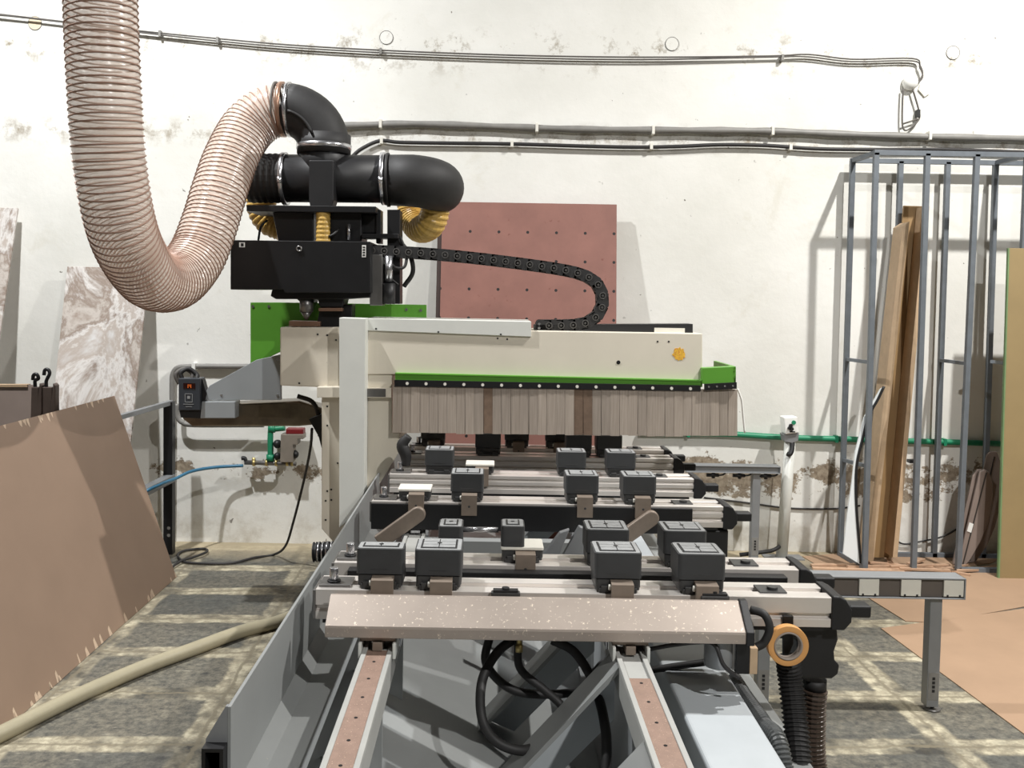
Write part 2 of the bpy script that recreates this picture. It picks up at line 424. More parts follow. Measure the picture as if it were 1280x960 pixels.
# gussets carrying the right rail
for yy in (1.55, 2.02, 2.55, 3.05, 3.9, 4.7):
    g = MB(); g.prism([(.365, yy, RZ-.01), (.365, yy, .56), (.10, yy, .28), (-.02, yy, .33)], (0, .012, 0))
    gp = g.build('gusset', K['palegrey'], bed)
    g = MB(); g.prism([(.358, yy-.11, RZ-.008), (.364, yy-.11, RZ-.02), (-.012, yy-.11, .325), (-.022, yy-.11, .332)], (0, .12, 0))
    g.build('gusset_flange', K['bedgrey'], gp)
for yy in (1.75, 2.3, 2.85):
    g = MB(); g.prism([(-.42, yy, .56), (-.262, yy, RZ-.09), (-.262, yy, .47), (-.38, yy, .53)], (0, .012, 0)); g.build('rail_bracket', K['bedgrey'], bed)
g = MB(); g.box(-.255, .355, 3.70, 3.712, .46, .745); g.box(-.26, .36, 3.70, 3.76, .745, .752); g.build('cross_member', K['bedgrey'], bed)
for pts_ in ([(664, 712), (700, 666), (712, 662), (692, 712)], [(694, 712), (724, 658), (746, 666), (742, 712)]):
    g = MB(); g.px(pts_, 3.45, .03); g.build('rib', K['bench'], bed, .003)
g = MB(); g.box(.44, .53, .8, 5.7, .14, .50); g.build('rail_wall', K['grey'], bed)

# ------------------------------------------------------------------ consoles
CT = .893
def console(yf, xl, xr, label, black_side=False, tail=True):
    t = thing('support_console', label, 'work table', ((xl+xr)/2, yf+.07, .64), 'aluminium consoles across the machine bed')
    h = .088; w = .135
    a = MB()
    prof = [(0, CT), (.046, CT), (.046, CT-.012), (.088, CT-.012), (.088, CT), (w, CT), (w, CT-h), (0, CT-h), (0, CT-.064), (.012, CT-.060), (.012, CT-.050), (0, CT-.046)]
    if yf > 3: prof += [(0, CT-.028), (.008, CT-.025), (.008, CT-.019), (0, CT-.016)]
    a.prism([(xl, yf+y, z) for y, z in prof], (xr-xl, 0, 0)); a.build('profile', K['alu'], t, .0015)
    a = MB(); a.box(xl+.02, xr-.02, yf+.005, yf+w-.005, CT-h-.012, CT-h); a.build('cable_tray', K['blackmetal'], t)
    if yf == 2.90:
        a = MB(); a.box(xl+.05, xr-.05, yf-.045, yf-.002, CT-.06, CT-.012); a.build('gap_strip', K['blackmetal'], t, .002)  # black strip along the gap in front of this console
    # right end cap
    a = MB(); a.prism([(xr, yf-.006, CT-h-.006), (xr+.038, yf-.006, CT-h-.006), (xr+.058, yf-.006, CT-h+.018), (xr+.058, yf-.006, CT-.035), (xr+.04, yf-.006, CT-.005), (xr+.02, yf-.006, CT+.005), (xr, yf-.006, CT+.006)], (0, w+.012, 0))
    cap = a.build('end_cap', K['black'], t, .004)
    a = MB(); a.box(xr+.058, xr+.125, yf+.02, yf+.07, CT-.066, CT-.03); a.build('handle', K['black'], cap, .006, seg=3)
    a = MB(); a.box(xl-.008, xl, yf, yf+w, CT-h, CT-.002); a.build('left_cap', K['dull'], t, .002)
    # left stop plate + plunger
    a = MB(); a.box(xl+.005, xl+.10, yf+.02, yf+.10, CT, CT+.008); a.build('stop_plate', K['dull'], t, .002)
    a = MB(); a.cyl((xl+.045, yf+.05, CT+.008), (xl+.045, yf+.05, CT+.014), .020, 14); a.mat(1).cyl((xl+.045, yf+.05, CT+.014), (xl+.045, yf+.05, CT+.05), .013, 14); a.build('stop_pin', [K['blackmetal'], K['steel']], t, .002, True)
    # right recess plate with pin
    a = MB(); a.box(xr-.20, xr-.12, yf+.03, yf+.10, CT, CT+.004); a.cyl((xr-.155, yf+.06, CT+.004), (xr-.155, yf+.06, CT+.012), .016, 14); a.build('lock_plate', K['podbase'], t, .001)
    # carriages on the rails
    for x in (RXL, RXR):
        a = MB(); a.box(x-.055, x+.055, yf+.005, yf+w-.005, RZ+.012, CT-h-.012); a.mat(1).box(x-.055, x-.043, yf-.01, yf+w, RZ-.03, RZ+.02); a.box(x+.043, x+.055, yf-.01, yf+w, RZ-.03, RZ+.02); a.box(x-.02, x+.02, yf, yf+w, RZ-.002, RZ+.012)
        a.build('carriage', [K['blackmetal'], K['steel']], t, .002)
    if black_side:
        a = MB(); a.box(xl+.0, xr-.13, yf-.012, yf-.001, CT-.115, CT-.008); a.build('side_cover', K['blackmetal'], t, .002)
        for x0, s_ in ((-.36, 1), (.60, 1)):
            pts = []
            L = .20; r = .032; dx, dz = .80, .60
            for k in range(17):
                an = -math.pi/2 + math.pi*k/16
                pts.append((L+r*math.cos(an), r*math.sin(an)))
            pts += [(0, r), (0, -r)]
            loop = [(x0-.09+px_*dx-pz_*dz, yf-.045, CT-.165+px_*dz+pz_*dx) for px_, pz_ in pts]
            a = MB(); a.prism(loop, (0, .03, 0)); a.build('lift_arm', K['lever'], t, .006, seg=3)
    if tail:
        a = MB(); a.box(xr-.16, xr+.03, yf+.02, yf+.12, CT-.30, CT-h-.012); a.build('valve_box', K['black'], t, .01)
    return t
CONS = [(2.63, -.497, 1.0, 'nearest aluminium console, just behind the speckled bar', False, False),
        (2.90, -.49, .995, 'second aluminium console from the front, carrying the narrow pods', False, False),
        (3.78, -.485, .975, 'aluminium console with long black side cover and two tan lift arms', True, True),
        (4.36, -.475, .98, 'grooved aluminium console right behind the black sided one', False, False),
        (4.90, -.465, .99, 'grooved aluminium console under the bristle curtain', False, False),
        (5.17, -.45, .99, 'farthest aluminium console, partly hidden beyond the bristle curtain', False, False)]
cons = [console(*c) for c in CONS]

m = MB(); m.tube(smooth_path([P(508, 582, 4.42), P(507, 568, 4.42), P(503, 556, 4.42), P(511, 545, 4.42)], 6), lambda t_, i_: .020+.010*math.sin(t_*math.pi), 10); m.build('lock_handle', K['rubber'], cons[3], 0, True)
# ------------------------------------------------------------------ vacuum pods
GP = 'vacuum pods clamped on the consoles'
def rbox(m, x0, x1, y0, y1, z0, z1, r, n=4):
    loop = []
    for cx_, cy_, a0 in ((x1-r, y1-r, 0), (x0+r, y1-r, 90), (x0+r, y0+r, 180), (x1-r, y0+r, 270)):
        for k in range(n+1):
            an = math.radians(a0+90*k/n); loop.append((cx_+r*math.cos(an), cy_+r*math.sin(an), z0))
    m.prism(loop, (0, 0, z1-z0)); return m
def pod_parts(t, w, d, cup_w=None, cup_d=None, plate=False, cup=True, lever=True, top_m='podtop'):
    # front face at y=0, console top at z=0
    a = MB(); rbox(a, -w/2+.004, w/2-.004, .004, d-.004, 0.006, .040, .008); a.box(-w/2+.014, w/2-.014, -.004, .02, 0, .014); a.box(-w/2+.02, -w/2+.045, -.007, .0, .002, .022); a.box(w/2-.045, w/2-.02, -.007, .0, .002, .022)
    for k in range(5): a.box(w/2-.005, w/2-.002, .014+k*.018, .024+k*.018, .012, .038)
    a.build('clamp_base', K['podbase'], t, .002)
    z = .042
    if plate:
        a = MB(); rbox(a, -w/2, w/2, 0, d, .040, .050, .006); a.build('top_plate', K['podplate'], t, .002); z = .050
    if cup:
        cw = cup_w or w; cdp = cup_d or d; zt = .120; xo = -(w-cw)/2 if plate else 0
        a = MB(); rbox(a, xo-cw/2, xo+cw/2, 0, cdp, z, zt-.004, .011); a.mat(1); a.box(xo-cw*.2, xo+cw*.2, -.001, .001, z+.014, z+.015)
        b_ = a.build('cup_body', [K['pod'], K['podbase']], t, .002)
        a = MB(); x0, x1, y0, y1 = xo-cw/2+.004, xo+cw/2-.004, .004, cdp-.004
        rbox(a, x0, x1, y0, y1, zt-.006, zt-.002, .009)
        e = .010
        a.mat(1)
        a.box(x0+.012, x1-.012, y0+.012, y1-.012, zt-.002, zt-.0008)
        a.mat(0)
        nx = max(1, round((x1-x0-.03)/.05)); ny = max(1, round((y1-y0-.03)/.03))
        gx = (x1-x0-.032)/nx; gy = (y1-y0-.032)/ny
        for i in range(nx):
            for j in range(ny):
                a.box(x0+.016+i*gx+.0015, x0+.016+(i+1)*gx-.0015, y0+.016+j*gy+.0015, y0+.016+(j+1)*gy-.0015, zt-.0008, zt+.001)
        a.mat(1).cyl(((x0+x1)/2, (y0+y1)/2, zt+.001), ((x0+x1)/2, (y0+y1)/2, zt+.002), .007, 10)
        a.build('suction_pad', [K[top_m], K['black']], t)
    if lever:
        lw = .064; lx = .010
        a = MB(); a.prism([(lx-lw/2, -.034, -.05), (lx-lw/2, -.034, .034), (lx-lw/2, .004, .038), (lx-lw/2, .004, .016), (lx-lw/2, -.010, .012), (lx-lw/2, -.010, -.05)], (lw, 0, 0)); a.mat(1).cyl((lx, -.0345, -.012), (lx, -.0355, -.012), .005, 8)
        lv = a.build('clamp_lever', [K['lever'], K['podbase']], t, .005, seg=3)
        a = MB(); a.cyl((lx-lw/2-.007, -.012, .020), (lx-lw/2, -.012, .020), .009, 12); a.build('lever_knob', K['podplate'], lv, .002)
protos = {}
def pod(kind, px_, Y, label, dz=0, dx=0):
    kw = {'square': dict(w=.138, d=.130), 'slim': dict(w=.138, d=.075), 'plate': dict(w=.138, d=.11, plate=True, cup=False),
          'narrow': dict(w=.078, d=.105, lever=False), 'platecup': dict(w=.138, d=.11, plate=True, cup_w=.076, cup_d=.10),
          'square_plain': dict(w=.138, d=.12, lever=False)}[kind]
    if kind not in protos:
        t = thing('vacuum_pod', label, 'vacuum pod', (0, 0, 0), GP); pod_parts(t, **kw); protos[kind] = t
    else:
        t = copy_tree(protos[kind]); tag(t, label, 'vacuum pod', GP)
    t.location = (P(px_, 690, Y).x+dx, Y, CT+dz+.0005)
    return t
def podx(px_, py_, Y): return P(px_, py_, Y).x
def podp(kind, px_, py_, Y, label):
    t = pod(kind, px_, Y, label); t.location.x = podx(px_, py_, Y); return t
CP = {}
podp('slim', 475, 700, 2.645, 'shallow dark grey vacuum pod at the left end of the nearest console')
podp('square', 548, 700, 2.640, 'dark grey vacuum pod second from left on the nearest console')
podp('square', 773, 704, 2.640, 'dark grey vacuum pod third from left on the nearest console')
podp('square', 878, 704, 2.640, 'dark grey vacuum pod at the right end of the nearest console')
podp('narrow', 563, 665, 2.915, 'narrow dark grey pod at left joined by a rod to its neighbour')
podp('platecup', 653, 680, 2.93, 'narrow dark grey pod standing on a pale plate over a lever')
podp('square', 760, 670, 2.905, 'dark grey pod on second console, behind the third front pod')
podp('square', 857, 672, 2.905, 'dark grey pod on second console, behind the rightmost front pod')
podp('plate', 518, 612, 3.79, 'pod without cup, pale flat plate, at left end of the black sided console')
podp('square', 584, 605, 3.79, 'dark grey pod right of the pale plate pod on the black sided console')
podp('square', 728, 605, 3.79, 'middle dark grey pod on the black sided console, tan lever in front')
podp('square', 800, 608, 3.79, 'rightmost dark grey pod on the black sided console')
podp('square_plain', 549, 575, 4.37, 'dark grey pod at the left on the grooved console before the curtain')
podp('plate', 600, 585, 4.38, 'pod without cup, pale flat plate, on the grooved console before the curtain')
podp('square_plain', 715, 575, 4.37, 'dark grey pod in middle of the grooved console before the curtain')
podp('square_plain', 777, 578, 4.37, 'dark grey pod at the right on the grooved console before the curtain')
podp('square_plain', 610, 555, 4.91, 'dark grey pod under the dark bristle strip at left of the curtain')
podp('square_plain', 724, 553, 4.91, 'dark grey pod tucked under the curtain, left one of the touching pair')
podp('square_plain', 762, 553, 4.91, 'dark grey pod tucked under the curtain, right one of the touching pair')
podp('slim', 541, 549, 5.18, 'black pod at left end of the farthest console, under curtain edge')
podp('slim', 646, 552, 5.18, 'black pod on farthest console in front of the maroon board, left one')
podp('slim', 697, 552, 5.18, 'black pod on farthest console in front of the maroon board, right one')

# connecting rod between the narrow pods
m = MB(); a = P(579, 661, 2.97); b_ = P(623, 663, 2.97); zz = CT+.095
m.cyl((a.x, 2.97, zz), (b_.x, 2.97, zz), .009, 12); tag(m.build('connecting_rod', K['steel'], None, 0, True), 'pale round rod joining the two narrow pods', 'rod')

# ------------------------------------------------------------------ speckled front bar
t = thing('stop_bar', 'speckled aluminium bar with slanted top in front of nearest console', 'bar', (.1, 2.5, .80))
xl, xr = P(406, 770, 2.5).x, P(934, 770, 2.5).x
m = MB(); prof = [(2.585, .893), (2.597, .893), (2.60, .80), (2.50, .80), (2.50, .827), (2.502, .833)]
m.prism([(xl, y, z) for y, z in prof], (xr-xl, 0, 0))
m.build('bar_profile', K['bar'], t, .003)
m = MB(); m.prism([(xr, 2.495, .797), (xr, 2.495, .835), (xr, 2.58, .897), (xr, 2.602, .897), (xr, 2.602, .797)], (.022, 0, 0)); m.build('end_cap', K['black'], t, .003)
for x in (RXL, RXR):
    m = MB(); m.box(x-.05, x+.05, 2.52, 2.60, .785, .80); m.box(x-.014, x+.014, 2.51, 2.60, RZ-.002, .785); m.mat(1); m.box(x-.052, x-.043, 2.50, 2.6, RZ-.02, .785); m.box(x+.043, x+.052, 2.50, 2.6, RZ-.02, .785)
    m.build('rail_clamp', [K['lever'], K['white_metal']], t, .002)
# little knobs peeping above the bar
for pxx, lab in ((632, 'small dark fixing block with round knob above middle of the speckled bar'), (894, 'small dark fixing block with round knob near right end of speckled bar')):
    c = P(pxx, 748, 2.603); k = thing('fixing_block', lab, 'clamp', (c.x, 2.606, .80), 'fixing blocks behind the speckled bar')
    m = MB(); m.box(c.x-.042, c.x+.042, 2.603, 2.627, .82, .901); m.build('block', K['podbase'], k, .004)
    m = MB(); m.box(c.x-.036, c.x+.036, 2.604, 2.626, .901, .907); m.cyl((c.x, 2.615, .907), (c.x, 2.615, .913), .011, 14); m.build('knob', K['black'], k, .001)

# motor + switch block under right of bar
c = P(898, 812, 2.56)
k = thing('air_cylinder', 'short grey air cylinder hanging under the right end of the speckled bar', 'air cylinder', (c.x, 2.56, c.z-.05))
m = MB(); m.cyl((c.x, 2.56, c.z-.045), (c.x, 2.56, .80), .040, 20); m.build('barrel', K['bench'], k, .003, True)
m = MB(); m.box(c.x+.035, c.x+.058, 2.54, 2.58, c.z-.05, .80); m.mat(1)
for q in range(4): m.cyl((c.x+.046, 2.539, c.z-.035+q*.022), (c.x+.046, 2.537, c.z-.035+q*.022), .004, 8)
m.build('side_rod', [K['dull'], K['steel']], k)
c = P(931, 818, 2.56)
k = thing('sensor_block', 'black and pale sensor block beside the grey air cylinder', 'sensor', (c.x, 2.56, c.z-.045))
m = MB(); m.box(c.x-.032, c.x+.006, 2.53, 2.59, c.z-.045, .80); m.build('black_half', K['blackmetal'], k, .002)
m = MB(); m.box(c.x+.006, c.x+.028, 2.53, 2.59, c.z-.045, c.z+.03); o = m.build('pale_half', K['ply'], k, .002)

# ------------------------------------------------------------------ valve box, hook, tape, hoses at right
YV = 2.66
k = thing('suction_box', 'black suction box under the right end of the nearest console', 'valve box', (P(1025, 820, YV).x, YV, P(1025, 850, YV).z))
m = MB(); m.px([(962, 780), (1046, 779), (1048, 800), (1043, 815), (1044, 826), (1050, 832), (1048, 843), (1040, 849), (1000, 848), (996, 800), (962, 798)], YV, .10); m.build('housing', K['black'], k, .006)
m = MB(); a = P(1018, 848, YV+.05); m.cyl(a, a-V((0, 0, .03)), .036, 18); m.build('outlet', K['rubber'], k, 0, True)
k2 = thing('hanging_hook', 'flat black hook carrying the tan tape roll', 'hook', P(986, 785, 2.60))
m = MB(); m.px([(979, 770), (992, 770), (992, 805), (985, 822), (979, 822)], 2.62, .012); m.build('hook_plate', K['blackmetal'], k2, .002)
c = P(984, 806, 2.585)
k = thing('tape_roll', 'tan roll of masking tape hanging on the flat black hook', 'tape', c-V((0, 0, .06)))
m = MB(); m.ring(c+V((0, -.012, 0)), c+V((0, .012, 0)), .058, .041, 40); m.build('tape', K['tape'], k, .001, True)
m = MB(); m.ring(c+V((0, -.0135, 0)), c+V((0, .0135, 0)), .041, .036, 40); m.build('core', K['tapecore'], k, 0, True)
def corr(name, pts, r, pitch, mt, label, cat, seg=14, group=None, amp=.08):
    path = smooth_path(pts, 24)
    L = sum((path[i+1]-path[i]).length for i in range(len(path)-1)); n = int(L/pitch*4)
    # resample
    out = [path[0]]; acc = 0; step = L/n; i = 0; cur = path[0]
    d = 0
    cum = [0]
    for j in range(len(path)-1): cum.append(cum[-1]+(path[j+1]-path[j]).length)
    out = []
    j = 0
    for q in range(n+1):
        s_ = min(L, q*step)
        while j < len(path)-2 and cum[j+1] < s_: j += 1
        f = (s_-cum[j])/max(1e-9, cum[j+1]-cum[j]); out.append(path[j].lerp(path[j+1], f))
    return tag(MB().tube(out, lambda t_, i_: r*(1+amp*(1 if i_ % 4 < 2 else -1)), seg).build(name, mt, None, 0, False), label, cat, group)
corr('corrugated_hose', [P(985, 822, 2.66), P(988, 850, 2.66), P(994, 900, 2.62), P(1000, 960, 2.55), V((.90, 2.45, .25)), V((.95, 2.3, .05))], .034, .013, K['rubber'], 'black corrugated hose below the tan tape roll', 'hose')
corr('corrugated_hose', [P(1018, 862, 2.70), P(1016, 890, 2.70), P(1018, 960, 2.68), V((1.02, 2.6, .3)), V((1.04, 2.5, .06))], .036, .014, mat('brown_black_hose', (70, 58, 50), .35, var=.2), 'brownish corrugated hose coming out of the black suction box', 'hose')
corr('corrugated_hose', [PX(918, 850, .76), PX(932, 872, .76), PX(955, 905, .765), PX(978, 945, .77), V((.79, 2.2, .25)), V((.80, 2.0, .03))], .022, .010, mat('clear_black_hose', (74, 76, 76), .3, var=.2), 'thin dark ribbed hose along the right flank of the bed', 'hose')
# cables in the trough
def cable(pts, r, mt, label, n=10, seg=8, name='cable', group=None):
    return tag(MB().tube(smooth_path(pts, n), r, seg).build(name, mt, None, 0, True), label, 'cable', group)
cable([P(648, 795, 2.70), P(622, 815, 2.66), P(603, 850, 2.60), P(602, 895, 2.52), P(618, 925, 2.5), P(650, 938, 2.5), P(680, 930, 2.56)], .014, K['rubber'], 'thick black cable looping widest at left inside the trough')
cable([P(612, 795, 2.72), P(608, 830, 2.7), P(640, 862, 2.68), P(690, 868, 2.7), P(735, 862, 2.75)], .013, K['rubber'], 'thick black cable bending rightward across the trough')
cable([P(648, 797, 2.68), P(650, 835, 2.66), P(680, 862, 2.64), P(700, 880, 2.62), P(706, 896, 2.62)], .012, K['rubber'], 'short black cable hanging from a brass fitting under the bar')
cable([P(690, 800, 2.68), P(718, 815, 2.66), P(740, 850, 2.60), P(755, 900, 2.5), P(758, 960, 2.4), V((.30, 2.25, .2))], .014, K['rubber'], 'thick black cable falling straight through the trough centre')
cable([P(742, 838, 2.60), P(760, 824, 2.58), P(820, 810, 2.56), P(870, 803, 2.55), P(893, 806, 2.52), P(905, 832, 2.50), P(925, 848, 2.50)], .006, K['cable'], 'thin black cable sagging below the right half of the speckled bar')
cable([P(810, 838, 2.75), P(850, 832, 2.75), P(890, 826, 2.75), P(905, 815, 2.74)], .011, K['rubber'], 'black cable lying across the bed side block')
cable([P(938, 762, 2.60), P(955, 768, 2.58), P(962, 785, 2.57), P(955, 803, 2.57), P(943, 810, 2.57)], .012, K['rubber'], 'short black cable curling round the right end of the bar')
a = P(649, 806, 2.66); m = MB(); m.cyl(a+V((0, 0, .03)), a, .008, 10); m.cyl(a, a-V((0, 0, .02)), .012, 6); tag(m.build('brass_fitting', K['brass'], None, 0, True), 'small brass hose fitting above the short black cable', 'fitting')

# ------------------------------------------------------------------ gantry
GB = 4.62
gan = thing('cnc_gantry', 'cream machine gantry with green trim and hanging bristle curtain', 'machine', (P(440, 700, 4.6).x, 4.8, 0.1))
# rear column body
col_l, col_r = P(402, 560, 4.66), P(490, 560, 4.66)
zt = P(440, 399, 4.6).z
xr0 = P(477, 600, 4.66).x
m = MB(); m.px([(402, 484), (454, 484), (454, 700), (436, 700), (402, 661)], 4.64, .42); m.build('column', K['cream'], gan, .004)
m = MB(); m.px([(396, 484), (426, 484), (426, 497), (396, 497)], 4.60, .30); m.build('column_collar', K['cream'], gan, .002)
m = MB(); m.px([(424, 397), (457, 398), (455, 635), (424, 660)], 4.52, .12); m.build('front_cover', K['white_metal'], gan, .003)
m = MB(); m.px([(454, 420), (490, 470), (490, 541), (500, 541), (499, 565), (454, 638)], 4.63, .40); m.build('inner_cheek', K['cream'], gan, .003)
m = MB(); m.px([(453, 485), (489, 485), (489, 497), (453, 497)], 4.60, .03); m.mat(1).px([(456, 486), (482, 486), (482, 496), (456, 496)], 4.597, .004); m.build('data_plate', [K['cream'], K['dull']], gan)
m = MB(); m.px([(455, 410), (878, 417), (878, 476), (490, 468), (455, 468)], GB, .40); beam = m.build('beam', K['cream'], gan, .004)
m = MB(); m.px([(455, 398), (664, 402), (664, 421), (455, 413)], GB-.012, .42); m.build('beam_cover', K['white_metal'], gan, .002)
for x, y in ((470, 411), (548, 415), (626, 418), (622, 423), (634, 424), (822, 427), (836, 427)):
    m = MB(); m.pbox(x-1, y-1, x+1, y+1, (GB-.0135 if y < 420 and x < 664 else GB-.0015), .003); m.build('screw_head', K['blackmetal'], gan)
m = MB(); c = P(773, 453, GB); m.cyl(c+V((0, -.002, 0)), c+V((0, .01, 0)), .010, 12); m.build('hole_disc', K['blackmetal'], gan)  # black disc painting the dark inside of a hole
m = MB(); loop = []
for q in range(26):
    an = 2*math.pi*q/26; r = 8.3+random.uniform(-1.6, 1.2); loop.append((849+r*math.cos(an), 443+r*math.sin(an)))
m.px(loop, GB-.0015, .002); o = m.build('sticker_residue', K['yellow'], gan); o['label'] = 'round yellow sticker residue'
m = MB(); m.px([(350, 409), (424, 409), (424, 485), (350, 482)], 4.66, .42); m.build('rear_block', K['cream'], gan, .006)
for x, y in ((397, 418), (409, 419), (420, 425), (374, 479)):
    m = MB(); m.pbox(x-1, y-1, x+1, y+1, 4.657, .004); m.build('bolt', K['blackmetal'], gan)
for x, y in ((409, 508), (409, 532), (414, 612), (409, 614), (407, 626), (407, 650), (414, 625), (422, 579)):
    m = MB(); m.pbox(x-1, y-1, x+1, y+1, 4.637, .004); m.build('bolt', K['blackmetal'], gan)
# top rail for drag chain
m = MB(); m.px([(668, 406), (866, 405), (866, 417), (668, 412)], 4.70, .12); m.mat(1).pbox(818, 410, 856, 416, 4.696, .004); m.build('chain_tray', [K['black'], K['podplate']], gan)
# green trims
m = MB(); m.px([(494, 466), (878, 475), (878, 484), (494, 475)], 4.595, .03); m.px([(494, 466), (878, 475), (878, 477), (494, 468)], 4.59, .035); m.build('green_rail', K['green'], gan, .001)
m = MB(); m.px([(878, 460), (920, 458), (920, 480), (878, 480)], 4.58, .05); m.prism([P(916, 458, 4.58), P(920, 458, 4.58), P(920, 480, 4.58), P(916, 480, 4.58)], (0, .40, 0)); m.build('green_end_guard', K['green'], gan, .002)
m = MB(); m.px([(493, 475), (876, 482), (876, 489), (493, 483)], 4.575, .02); m.mat(1)
for q in range(16):
    x = 509+q*23.6; y = 479+ (x-493)*.0185
    c = P(x, y, 4.575); m.cyl(c+V((0, -.004, 0)), c, .008, 8)
m.build('clamp_strip', [K['blackmetal'], K['podplate']], gan)
m = MB(); m.px([(881, 480), (921, 478), (921, 486), (881, 488)], 4.565, .016); m.mat(1)
for q in range(4):
    c = P(886+q*10, 483.5-q*.4, 4.565); m.cyl(c+V((0, -.003, 0)), c, .005, 8)
m.build('clamp_strip', [K['blackmetal'], K['steel']], gan)
# bristle strips
m = MB(); m.px([(492, 483), (920, 488), (920, 544), (492, 539)], 4.598, .006); m.build('added_backing', K['bristledark'], gan)  # added dark sheet, stops leaks through the gaps between strips
N = 38
for q in range(N):
    x0 = 491+q*(922-491)/N; x1 = x0+(922-491)/N-.25
    yt0 = 482+.012*(x0-491); yb = 541+.012*(x0-491)+random.uniform(-.8, .8)
    if x0 > 850: yb -= (x0-850)*.012
    dy = random.uniform(0, .003); sk = random.uniform(-.4, .4)
    m = MB(); m.px([(x0, yt0), (x1, yt0), (x1+sk, yb), (x0+sk, yb)], 4.58+dy, .012); m.build('bristle_strip', K['bristledark'] if (598 < x0 < 612 or 716 < x0 < 732) else K['bristle'], gan)
for q in range(6):   # side skirt along the right end
    y0 = 4.62+q*.065; m = MB(); c0 = P(921, 490, 4.6); m.box(c0.x-.012, c0.x, y0, y0+.062, 1.085, 1.30); m.build('bristle_strip', K['bristle'], gan)
m = MB(); m.tube(smooth_path([P(922, 486, 4.64), P(927, 500, 4.64), P(929, 520, 4.64), P(931, 541, 4.64)], 6), .005, 6); m.build('white_wire', K['white'], gan, 0, True)
# green back plate
m = MB(); m.px([(313, 378), (350, 378), (533, 381), (533, 400), (350, 440), (313, 458)], 5.02, .02); m.build('green_back_plate', K['green'], gan, .002)
for x, y in ((316, 383), (508, 387), (526, 388), (336, 383)):
    m = MB(); c = P(x, y, 5.02); m.cyl(c+V((0, -.003, 0)), c, .008, 8); m.build('plate_bolt', K['dull'], gan)
# rear cable duct bracket
m = MB(); m.px([(262, 482), (320, 450), (351, 443), (351, 500), (250, 500)], 4.90, .03); br = m.build('side_bracket', K['grey'], gan, .002)
for x, y in ((277, 494), (347, 449), (347, 494)):
    m = MB(); c = P(x, y, 4.90); m.cyl(c+V((0, -.003, 0)), c, .007, 8); m.build('bracket_bolt', K['steel'], br)
m = MB(); m.px([(252, 502), (294, 502), (294, 523), (250, 523)], 4.88, .10); m.build('bracket_foot', K['grey'], gan, .004)
m = MB(); m.px([(226, 508), (373, 501), (402, 510), (402, 530), (373, 533), (240, 533), (228, 524)], 4.95, .16); m.build('cable_channel', mat('tarnished_steel', (122, 112, 98), .3, .85, var=.3, scale=7), gan, .01)
m = MB(); m.tube(smooth_path([P(372, 495, 4.86), P(390, 502, 4.86), P(398, 518, 4.86), P(400, 545, 4.86)], 8), .012, 8); m.build('channel_cable', K['rubber'], gan, 0, True)
m = MB(); m.px([(386, 524), (402, 518), (402, 560), (398, 545)], 4.80, .10); m.build('foot_bracket', K['blackmetal'], gan)
# carriage foot on bed side + bellows roller
a = P(392, 690, 4.3); b_ = P(419, 689, 4.3)
m = MB(); n_ = 29
m.tube([a.lerp(b_, q/(n_-1)) for q in range(n_)], lambda t_, i_: .047 if (i_ % 4) < 2 else .041, 18); m.build('bellows', K['black'], gan)
m = MB()
for q in range(4):
    p = a.lerp(b_, .22+.2*q); m.ring(p, p+V((.006, 0, 0)), .0485, .04, 18)
m.build('bellows_ring', K['steel'], gan, 0, True)
m = MB(); m.cyl(b_, V((BX-.01, 4.3, b_.z)), .02, 10); m.box(BX-.20, BX-.02, 4.2, 5.05, .10, .40); m.box(BX-.17, BX-.02, 4.66, 5.04, .40, .58); m.build('carriage_foot', K['bench'], gan)

# ------------------------------------------------------------------ machining head
hd = thing('machining_head', 'black machining head riding above the cream gantry beam', 'machine head', P(400, 408, 4.85))
YH = 4.60
m = MB(); m.px([(288, 300), (463, 302), (463, 366), (356, 366), (354, 362), (288, 362)], YH, .30); hb = m.build('head_cover', K['blackmetal'], hd, .003)
m = MB(); m.pbox(303-4, 303, 306, 309, YH-.002, .002); c = P(455, 314, YH); m.box(c.x-.010, c.x+.010, YH-.002, YH, c.z-.03, c.z+.03); sl = m.build('warning_label', K['white'], hb)
m = MB(); m.pbox(301, 304, 304.5, 308, YH-.003, .001)
for q in range(4): m.box(c.x-.006, c.x+.006, YH-.003, YH-.002, c.z-.024+q*.013, c.z-.016+q*.013)
m.build('label_marks', K['black'], sl)
c = P(374, 311, YH); m = MB(); m.ring(c+V((0, -.006, 0)), c, .015, .009, 20); m.build('key_lock', K['dull'], hb, 0, True)
m = MB(); m.px([(340, 362), (395, 362), (463, 366), (463, 372), (430, 374), (345, 374), (338, 370)], YH+.06, .2)
m.px([(366, 370), (392, 370), (392, 378), (384, 392), (376, 378)], YH+.1, .12); m.px([(395, 368), (432, 368), (428, 384), (400, 384)], YH+.08, .15); m.px([(400, 384), (440, 380), (440, 410), (395, 410)], YH+.12, .12)
m.build('spindle_block', K['blackmetal'], hd, .004)
m = MB(); c = P(383, 385, YH+.10); m.cyl(c+V((0, 0, .05)), c-V((0, 0, .02)), .035, 16); m.cyl(c-V((0, 0, .02)), c-V((0, 0, .06)), .03, 16, .006); m.build('drill_spindle', K['dull'], hd, 0, True)
m = MB(); m.px([(398, 385), (428, 385), (428, 389), (398, 389)], YH+.07, .06); m.px([(361, 401), (400, 402), (400, 408), (361, 408)], YH+.09, .1); m.build('copper_bar', K['copper'], hd, .002)
m = MB(); m.px([(462, 318), (478, 318), (478, 382), (462, 382)], YH+.08, .12); m.build('steel_slide', K['dull'], hd, .003)
